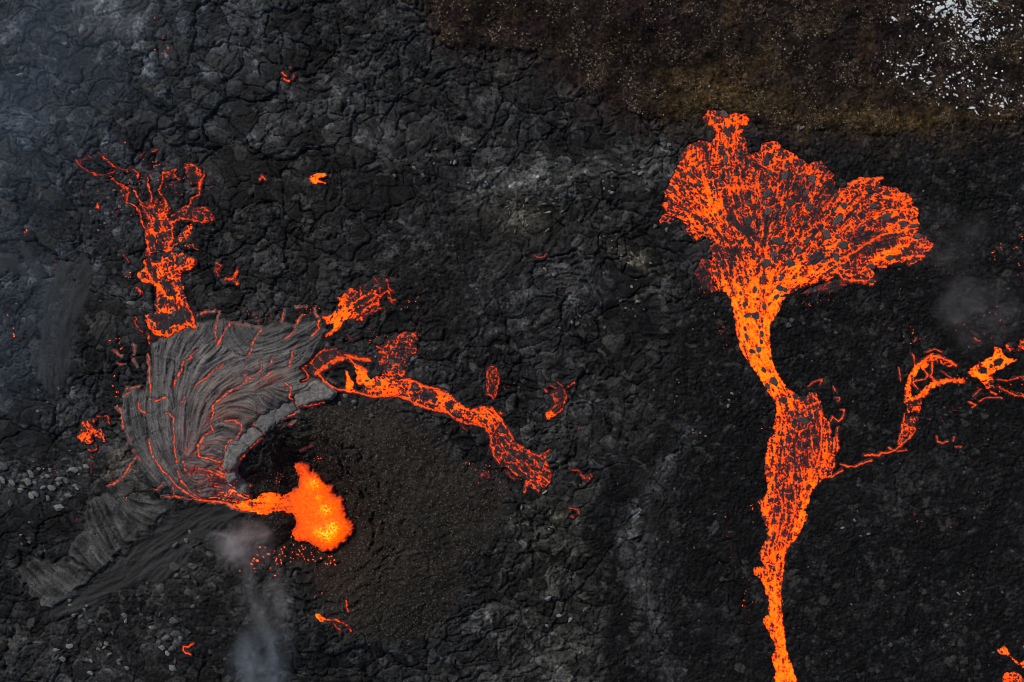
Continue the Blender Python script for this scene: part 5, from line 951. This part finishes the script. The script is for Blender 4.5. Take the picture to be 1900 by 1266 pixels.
def scatter_stuff(name, label, cat, mat, pts, flat=.5, seed=0):
    """thousands of little grains joined into one piece of ground cover"""
    r = np.random.default_rng(seed); n = len(pts)
    base = np.array([(1, 0, 0), (.2, .95, .1), (-.9, .3, 0), (-.4, -.9, .1), (.6, -.7, 0), (0, .1, .8)], F32)
    tri = np.array([(0, 1, 5), (1, 2, 5), (2, 3, 5), (3, 4, 5), (4, 0, 5)], np.int32)
    an = r.random(n) * 6.283; ca, sa = np.cos(an), np.sin(an)
    P = np.array(pts, F32)                                # x y z size aspect
    jit = 1 + r.normal(size=(n, 6, 3)).astype(F32) * .18
    B = base[None] * jit; B[:, :, 0] *= P[:, 3:4] * P[:, 4:5]; B[:, :, 1] *= P[:, 3:4]; B[:, :, 2] *= P[:, 3:4] * flat
    xr = B[:, :, 0] * ca[:, None] - B[:, :, 1] * sa[:, None]; yr = B[:, :, 0] * sa[:, None] + B[:, :, 1] * ca[:, None]
    Vv = np.stack([xr + ((P[:, 0] - 950) * S)[:, None], yr + ((633 - P[:, 1]) * S)[:, None], B[:, :, 2] + P[:, 2][:, None] - .01], -1).reshape(-1, 3)
    Ff = (tri[None] + (np.arange(n) * 6)[:, None, None]).reshape(-1, 3)
    o = link(name, mesh_np(name, Vv, Ff, smooth=False), mat); tag(o, label, cat, kind='stuff'); return o
r2 = np.random.default_rng(21)
def gzv(x, y): return bil(Z, np.interp(x, gx, np.arange(NX)), np.interp(y, gy, np.arange(NY)), 0, 0, 1.)
# snow crumbs
c = []
for (cx, cy, sx, sy, n) in ((1765, 22, 62, 34, 900), (1795, 75, 35, 30, 260), (1690, 130, 45, 30, 160), (1790, 160, 60, 40, 200), (1850, 190, 30, 20, 70), (1860, 70, 30, 50, 80)):
    c.append(np.stack([r2.normal(cx, sx * .6, n), r2.normal(cy, sy * .7, n)], 1))
c = np.concatenate(c); c = c[(c[:, 0] < 1930)]
c = c[gn(c[:, 0].astype(F32) / 14, c[:, 1].astype(F32) / 14, 190) > -.15]
c = c[sdf_hill(c[:, 0], c[:, 1]) > 6]
scatter_stuff('snow_crumbs', 'scattered crumbs of old snow between the snow patches', 'snow', M_SNOW, np.column_stack([c, gzv(c[:, 0], c[:, 1]) + .12, .04 + .19 * r2.random(len(c)) ** 2.6, 1 + r2.random(len(c)) * .4]), .35, 1)
# scree on the slope
def region(n, x0, x1, y0, y1, fn):
    a = np.column_stack([r2.uniform(x0, x1, n), r2.uniform(y0, y1, n)]).astype(F32); return a[fn(a[:, 0], a[:, 1]) > r2.random(n)]
dens = lambda x, y: np.clip(.25 + .9 * gn(x / 45, y / 45, 146) + .3 * gn(x / 12, y / 12, 147), .03, 1) * (sdf_hill(x, y) > 2) * (1 - .85 * np.clip(blob(x, y, 890, 28, 34, 36) + blob(x, y, 990, 20, 40, 30), 0, 1))
M_GR1 = simple_mat('ochre_grain', (.16, .125, .085), rough=.9, scale=2.5, bump=.02); M_GR2 = simple_mat('pale_grain', (.45, .38, .27), rough=.9, scale=2.5, bump=.02); M_GR3 = simple_mat('cinder_grain', (.075, .066, .05), rough=.9, scale=2.5, bump=.02)
M_GR4 = simple_mat('grey_grain', (.10, .10, .098), rough=.8, scale=2.5, bump=.02)
a = region(30000, 780, 1940, -30, 260, dens)
scatter_stuff('scree', 'brown and ochre scree on the upper slope', 'scree', M_GR1, np.column_stack([a, gzv(a[:, 0], a[:, 1]), .05 + .13 * r2.random(len(a)) ** 3, 1 + .5 * r2.random(len(a))]), .6, 2)
a = region(15000, 780, 1940, -30, 260, lambda x, y: dens(x, y) * np.where(x < 1100, 1, .45))
scatter_stuff('pale_scree', 'pale stony grains on the upper slope', 'scree', M_GR2, np.column_stack([a, gzv(a[:, 0], a[:, 1]) + .01, .04 + .12 * r2.random(len(a)) ** 4, 1 + .5 * r2.random(len(a))]), .6, 3)
nolava = lambda x, y: 1.0 * (bil(melt, np.interp(x, gx, np.arange(NX)), np.interp(y, gy, np.arange(NY)), 0, 0, 1.) < .02)
a = region(14000, 450, 960, 740, 1200, lambda x, y: bil(zC, np.interp(x, gx, np.arange(NX)), np.interp(y, gy, np.arange(NY)), 0, 0, 1.) * nolava(x, y))
scatter_stuff('loose_cinders', 'loose cinders covering the crater slopes', 'cinders', M_GR3, np.column_stack([a, gzv(a[:, 0], a[:, 1]), .05 + .16 * r2.random(len(a)) ** 3, 1 + .5 * r2.random(len(a))]), .7, 4)
a = region(9000, 100, 1920, 230, 1290, lambda x, y: np.clip(bil(zR, np.interp(x, gx, np.arange(NX)), np.interp(y, gy, np.arange(NY)), 0, 0, 1.) * .6 + .06, 0, 1) * nolava(x, y) * (sdf_hill(x, y) < -4) * np.clip(.4 + .8 * gn(x / 30, y / 30, 192), .05, 1))
scatter_stuff('rubble', 'fine grey rubble strewn over the dark lava field', 'rubble', M_GR4, np.column_stack([a, gzv(a[:, 0], a[:, 1]), .05 + .2 * r2.random(len(a)) ** 4, 1 + .8 * r2.random(len(a))]), .6, 5)

# glowing fragments
def ember_mat(name, col, st):
    m, nt, b = new_mat(name); b.inputs['Base Color'].default_value = (.05, .04, .04, 1)
    b.inputs['Emission Color'].default_value = col + (1,); b.inputs['Emission Strength'].default_value = st; b.inputs['Roughness'].default_value = .8
    m.cycles.emission_sampling = 'NONE'; return m
M_E1 = ember_mat('ember_orange', (1.0, .08, .003), 1.8); M_E2 = ember_mat('ember_red', (.75, .04, .015), .8)
EM = {}
for q, mt in ((0, M_E1), (1, M_E2)):
    EM[q] = []
    for k in range(5):
        me = rock_mesh('ember', 90 + k, .5, 10); me.materials.append(mt); EM[q].append(me)
EC = [(290, 335, 60, 22, 60, 1.2, 1, 'red spark among the thin upper veins of the left flow'), (512, 1036, 30, 24, 40, 2.3, 0, 'fragment of molten lava thrown out at the lower left rim of the pond'), (560, 1020, 34, 20, 34, 1.9, 0, 'small molten clot on the lower rim of the pond'), (610, 1045, 26, 8, 10, 2.8, 0, 'large molten clot just below the pond'), (515, 890, 14, 16, 12, 1.2, 1, 'red spark on the dark wall at the upper left of the pond'),
      (476, 1038, 6, 5, 3, 4.2, 0, 'molten clot in the smoke left of the pond'), (590, 852, 4, 6, 4, 1.8, 0, 'molten clot on the crater wall above the pond'), (655, 945, 14, 40, 9, 1.6, 1, 'spark on the crater wall right of the pond'), (1345, 620, 14, 30, 16, 1.0, 1, 'dim red spark in the ground left of the lava neck'), (1310, 520, 20, 40, 34, 1.0, 1, 'dim red spark under the left shoulder of the lava fan'), (1500, 560, 40, 14, 16, 1.0, 1, 'dim red spark under the right shoulder of the lava fan'),
      (1885, 460, 12, 50, 9, 2.0, 0, 'glowing fleck near the right edge level with the fan'), (1845, 465, 14, 14, 8, 1.7, 0, 'glowing fleck in the group near the right edge'), (1785, 510, 18, 8, 9, 1.6, 1, 'red fleck in the group left of the right edge group'), (1820, 600, 50, 30, 14, 1.5, 0, 'glowing fleck above the looped right branch'), (1690, 625, 30, 20, 12, 1.4, 0, 'glowing fleck left of the top of the looped branch'), (1800, 700, 60, 20, 22, 1.3, 0, 'glowing fleck between the branches at the right'), (1850, 725, 40, 12, 22, 1.4, 0, 'glowing fleck under the right edge branch'), (1730, 775, 50, 18, 12, 1.2, 1, 'red fleck under the looped right branch'),
      (1345, 1000, 14, 40, 12, 1.3, 0, 'glowing fleck in the dark ground left of the lower stream'), (1385, 1110, 14, 40, 12, 1.4, 0, 'glowing fleck beside the left bank of the lower stream'), (1395, 940, 4, 8, 4, 1.5, 0, 'glowing fleck left of the spur on the lower stream'), (1500, 930, 20, 20, 6, 1.3, 1, 'red fleck below the right shoulder of the bulb'), (1720, 970, 25, 25, 7, 1.3, 0, 'glowing fleck in the dark ground at the lower right'),
      (25, 600, 10, 30, 7, 2.0, 0, 'glowing fleck near the left edge beside the old channel'), (50, 425, 8, 8, 2, 2.4, 0, 'orange dash on the crust near the left edge'), (90, 485, 40, 20, 2, 1.3, 1, 'red fleck above the old smooth channel'), (230, 380, 40, 50, 18, 1.2, 1, 'red fleck on the left side of the left flow'), (380, 340, 20, 30, 16, 1.4, 1, 'red fleck right of the upper left flow'), (290, 300, 40, 12, 14, 1.2, 1, 'red fleck above the upper left flow'), (240, 515, 12, 12, 5, 1.8, 0, 'orange fleck left of the middle of the left flow'), (220, 640, 16, 20, 9, 1.5, 0, 'orange fleck at the left rim of the crust fan'), (216, 740, 10, 24, 7, 1.8, 0, 'orange clot on the left rim of the crust fan'), (345, 515, 16, 26, 8, 1.3, 1, 'red fleck right of the lower left flow'),
      (305, 90, 16, 14, 5, 2.0, 0, 'orange fleck on the bluish crust at the upper left'), (290, 32, 3, 3, 1, 3.0, 0, 'orange dash near the top edge'), (233, 267, 2, 2, 1, 2.6, 0, 'orange dash just above the left flow'), (60, 300, 30, 10, 3, 1.4, 1, 'dim fleck at the left edge'), (720, 520, 18, 14, 16, 1.3, 1, 'red spark above the short lava tongue'), (755, 560, 14, 12, 8, 1.6, 0, 'orange spark right of the short lava tongue'), (775, 610, 12, 30, 14, 1.3, 1, 'red spark right of the glowing rubble'), (475, 590, 40, 12, 22, 1.4, 1, 'red spark along the upper rim of the crust fan'), (570, 585, 50, 20, 12, 1.3, 0, 'orange spark between the crust fan and the short tongue'),
      (860, 790, 20, 12, 8, 1.3, 1, 'red fleck just under the lava arm'), (900, 870, 22, 20, 20, 1.2, 1, 'red fleck left of the clawed end of the arm'), (960, 900, 40, 20, 14, 1.2, 1, 'red fleck under the clawed end of the arm'), (868, 857, 4, 4, 2, 2.0, 0, 'orange fleck on crust left of the clawed arm'), (950, 715, 20, 10, 5, 1.1, 1, 'dim red fleck right of the upright breakout'), (1080, 800, 40, 30, 6, 1.0, 1, 'dim red fleck right of the arm'), (1055, 540, 4, 2, 2, 1.2, 1, 'dim red fleck below the red crescent'), (700, 630, 30, 14, 12, 1.4, 0, 'orange spark above the bright curve of the centre flow'),
      (640, 1080, 8, 20, 6, 1.5, 1, 'red spark between the pond and the tadpole-shaped breakout'), (590, 1085, 30, 20, 5, 1.4, 0, 'orange spark on cinders under the pond'), (100, 870, 30, 30, 5, 1.5, 0, 'orange fleck in the grey rubble at the left'), (150, 970, 8, 8, 1, 1.8, 0, 'orange fleck above the pale ledges'), (255, 925, 30, 8, 6, 1.4, 0, 'orange fleck below the crust fan'), (1630, 190, 1, 1, 0, 1, 0, ''), (1295, 805, 6, 4, 2, 1.4, 1, 'red fleck left of the lava bulb'), (1410, 795, 10, 6, 2, 1.5, 0, 'orange fleck at the left side of the lava bulb'), (420, 930, 30, 12, 6, 1.4, 0, 'orange fleck below the pond outlet')]
SPARKS = []
for cx, cy, rx, ry, n, s_, q, txt in EC:
    got = []
    if s_ <= 1.25 and n > 2:
        for k in range(n):
            px, py = rs.gauss(cx, rx * .6), rs.gauss(cy, ry * .6)
            if 2 < px < 1898 and 2 < py < 1264 and not on_melt(px, py): SPARKS.append((px, py, gz(px, py) + .05, s_ * S * rs.uniform(.45, 1.0), rs.uniform(1, 2)))
        continue
    for k in range(n):
        px, py = rs.gauss(cx, rx * .6), rs.gauss(cy, ry * .6)
        if not (2 < px < 1898 and 2 < py < 1264): continue
        if on_melt(px, py): continue
        ss = s_ * rs.uniform(.5, 1.15); el = rs.uniform(1, 2.1)
        o = put('ember', EM[q][rs.randrange(5)], px, py, ss * math.sqrt(el), ss / math.sqrt(el), ss * .8, rs.uniform(0, 3.1), .05)
        got.append((o, px, py, ss))
    place_labels(got, txt, 'embers: ' + txt, 'ember')
scatter_stuff('sparks', 'dim red sparks too small to pick apart, sprinkled near the lava flows', 'sparks', M_E2, SPARKS, .6, 6)

# ------------------------------------------------------------------ smoke
def smoke(name, label, cx, cy, rx, ry, rz_m, z0, rot, dens_, col, seed):
    m = bpy.data.materials.new(name); m.use_nodes = True; nt = m.node_tree; nt.nodes.clear(); L = nt.links.new
    out = N(nt, 'ShaderNodeOutputMaterial'); pv = N(nt, 'ShaderNodeVolumePrincipled')
    pv.inputs['Color'].default_value = col + (1,); pv.inputs['Anisotropy'].default_value = 0.1
    tc = N(nt, 'ShaderNodeTexCoord'); ln = N(nt, 'ShaderNodeVectorMath', operation='LENGTH')
    nd = N(nt, 'ShaderNodeTexNoise'); nd.inputs['Scale'].default_value = 1.3; nd.inputs['Detail'].default_value = 3; L(tc.outputs['Object'], nd.inputs['Vector'])
    vs = N(nt, 'ShaderNodeVectorMath', operation='SUBTRACT'); vs.inputs[1].default_value = (.5, .5, .5); L(nd.outputs['Color'], vs.inputs[0])
    vk = N(nt, 'ShaderNodeVectorMath', operation='SCALE'); vk.inputs['Scale'].default_value = 1.5; L(vs.outputs[0], vk.inputs[0])
    vs.inputs[1].default_value = (.5, .5 + .02 * seed, .5)
    vd = N(nt, 'ShaderNodeVectorMath', operation='ADD'); L(tc.outputs['Object'], vd.inputs[0]); L(vk.outputs[0], vd.inputs[1]); L(vd.outputs[0], ln.inputs[0])
    l0 = N(nt, 'ShaderNodeVectorMath', operation='LENGTH'); L(tc.outputs['Object'], l0.inputs[0])
    lm = N(nt, 'ShaderNodeMapRange'); lm.inputs[1].default_value = 1.0; lm.inputs[2].default_value = .75; L(l0.outputs['Value'], lm.inputs[0])
    no = N(nt, 'ShaderNodeTexNoise'); no.inputs['Scale'].default_value = 1.7; no.inputs['Detail'].default_value = 5; no.inputs['Roughness'].default_value = .6; no.inputs['Distortion'].default_value = .6
    va = N(nt, 'ShaderNodeVectorMath', operation='ADD'); va.inputs[1].default_value = (seed * 3.7, seed, 0); L(tc.outputs['Object'], va.inputs[0]); L(va.outputs[0], no.inputs['Vector'])
    f1 = N(nt, 'ShaderNodeMapRange'); f1.interpolation_type = 'SMOOTHSTEP'; f1.inputs[1].default_value = 1.0; f1.inputs[2].default_value = .1; f1.inputs[3].default_value = 0; f1.inputs[4].default_value = 1; L(ln.outputs['Value'], f1.inputs[0])
    f2 = N(nt, 'ShaderNodeMapRange'); f2.inputs[1].default_value = .44; f2.inputs[2].default_value = .70; f2.inputs[3].default_value = 0.03; f2.inputs[4].default_value = 1; L(no.outputs[0], f2.inputs[0])
    mq = N(nt, 'ShaderNodeMath', operation='MULTIPLY'); L(f1.outputs[0], mq.inputs[0]); L(lm.outputs[0], mq.inputs[1])
    mu = N(nt, 'ShaderNodeMath', operation='MULTIPLY'); L(mq.outputs[0], mu.inputs[0]); L(f2.outputs[0], mu.inputs[1])
    m3 = N(nt, 'ShaderNodeMath', operation='MULTIPLY'); m3.inputs[1].default_value = dens_; L(mu.outputs[0], m3.inputs[0])
    L(m3.outputs[0], pv.inputs['Density']); L(pv.outputs[0], out.inputs['Volume'])
    bm = bmesh.new(); bmesh.ops.create_icosphere(bm, subdivisions=3, radius=1.0); me = bpy.data.meshes.new(name); bm.to_mesh(me); bm.free(); me.materials.append(m)
    o = bpy.data.objects.new(name, me); COL.objects.link(o); o.scale = (rx * S, ry * S, rz_m); o.rotation_euler = (0, 0, rot)
    o.location = ((cx - 950) * S, (633 - cy) * S, z0); tag(o, label, 'smoke', kind='stuff'); return o
BL2 = (.72, .84, 1.0); WH = (.9, .92, .96); BL = (.50, .72, 1.0)
smoke('smoke', 'pale smoke puff drifting just left of the lava pond', 462, 1003, 80, 56, 2.2, 4.2, .1, .62, WH, 1)
smoke('smoke', 'thin grey smoke rising below the pond', 510, 1120, 62, 140, 3.0, 5.0, .12, .16, WH, 2)
smoke('smoke', 'bluish smoke puff at the bottom edge below the pond', 495, 1225, 80, 95, 3.0, 5.0, -.2, .40, BL2, 3)
smoke('smoke', 'faint smoke over the dark ground at the right', 1795, 588, 110, 100, 3.0, 4.5, 0, .13, WH, 4)
smoke('smoke', 'faint haze beside the right tip of the lava fan', 1750, 470, 110, 90, 3.0, 5.5, .4, .035, WH, 5)
smoke('smoke', 'bluish veil of smoke over the upper left corner', 100, 150, 480, 380, 4.0, 6.5, .3, .065, BL, 6)
smoke('smoke', 'bluish smoke along the left edge', 20, 620, 220, 360, 4.0, 6.5, 0, .035, BL, 7)
smoke('smoke', 'thin pale smoke over the smooth plates at the top', 225, 55, 120, 100, 3.0, 6.0, 0, .08, WH, 8)
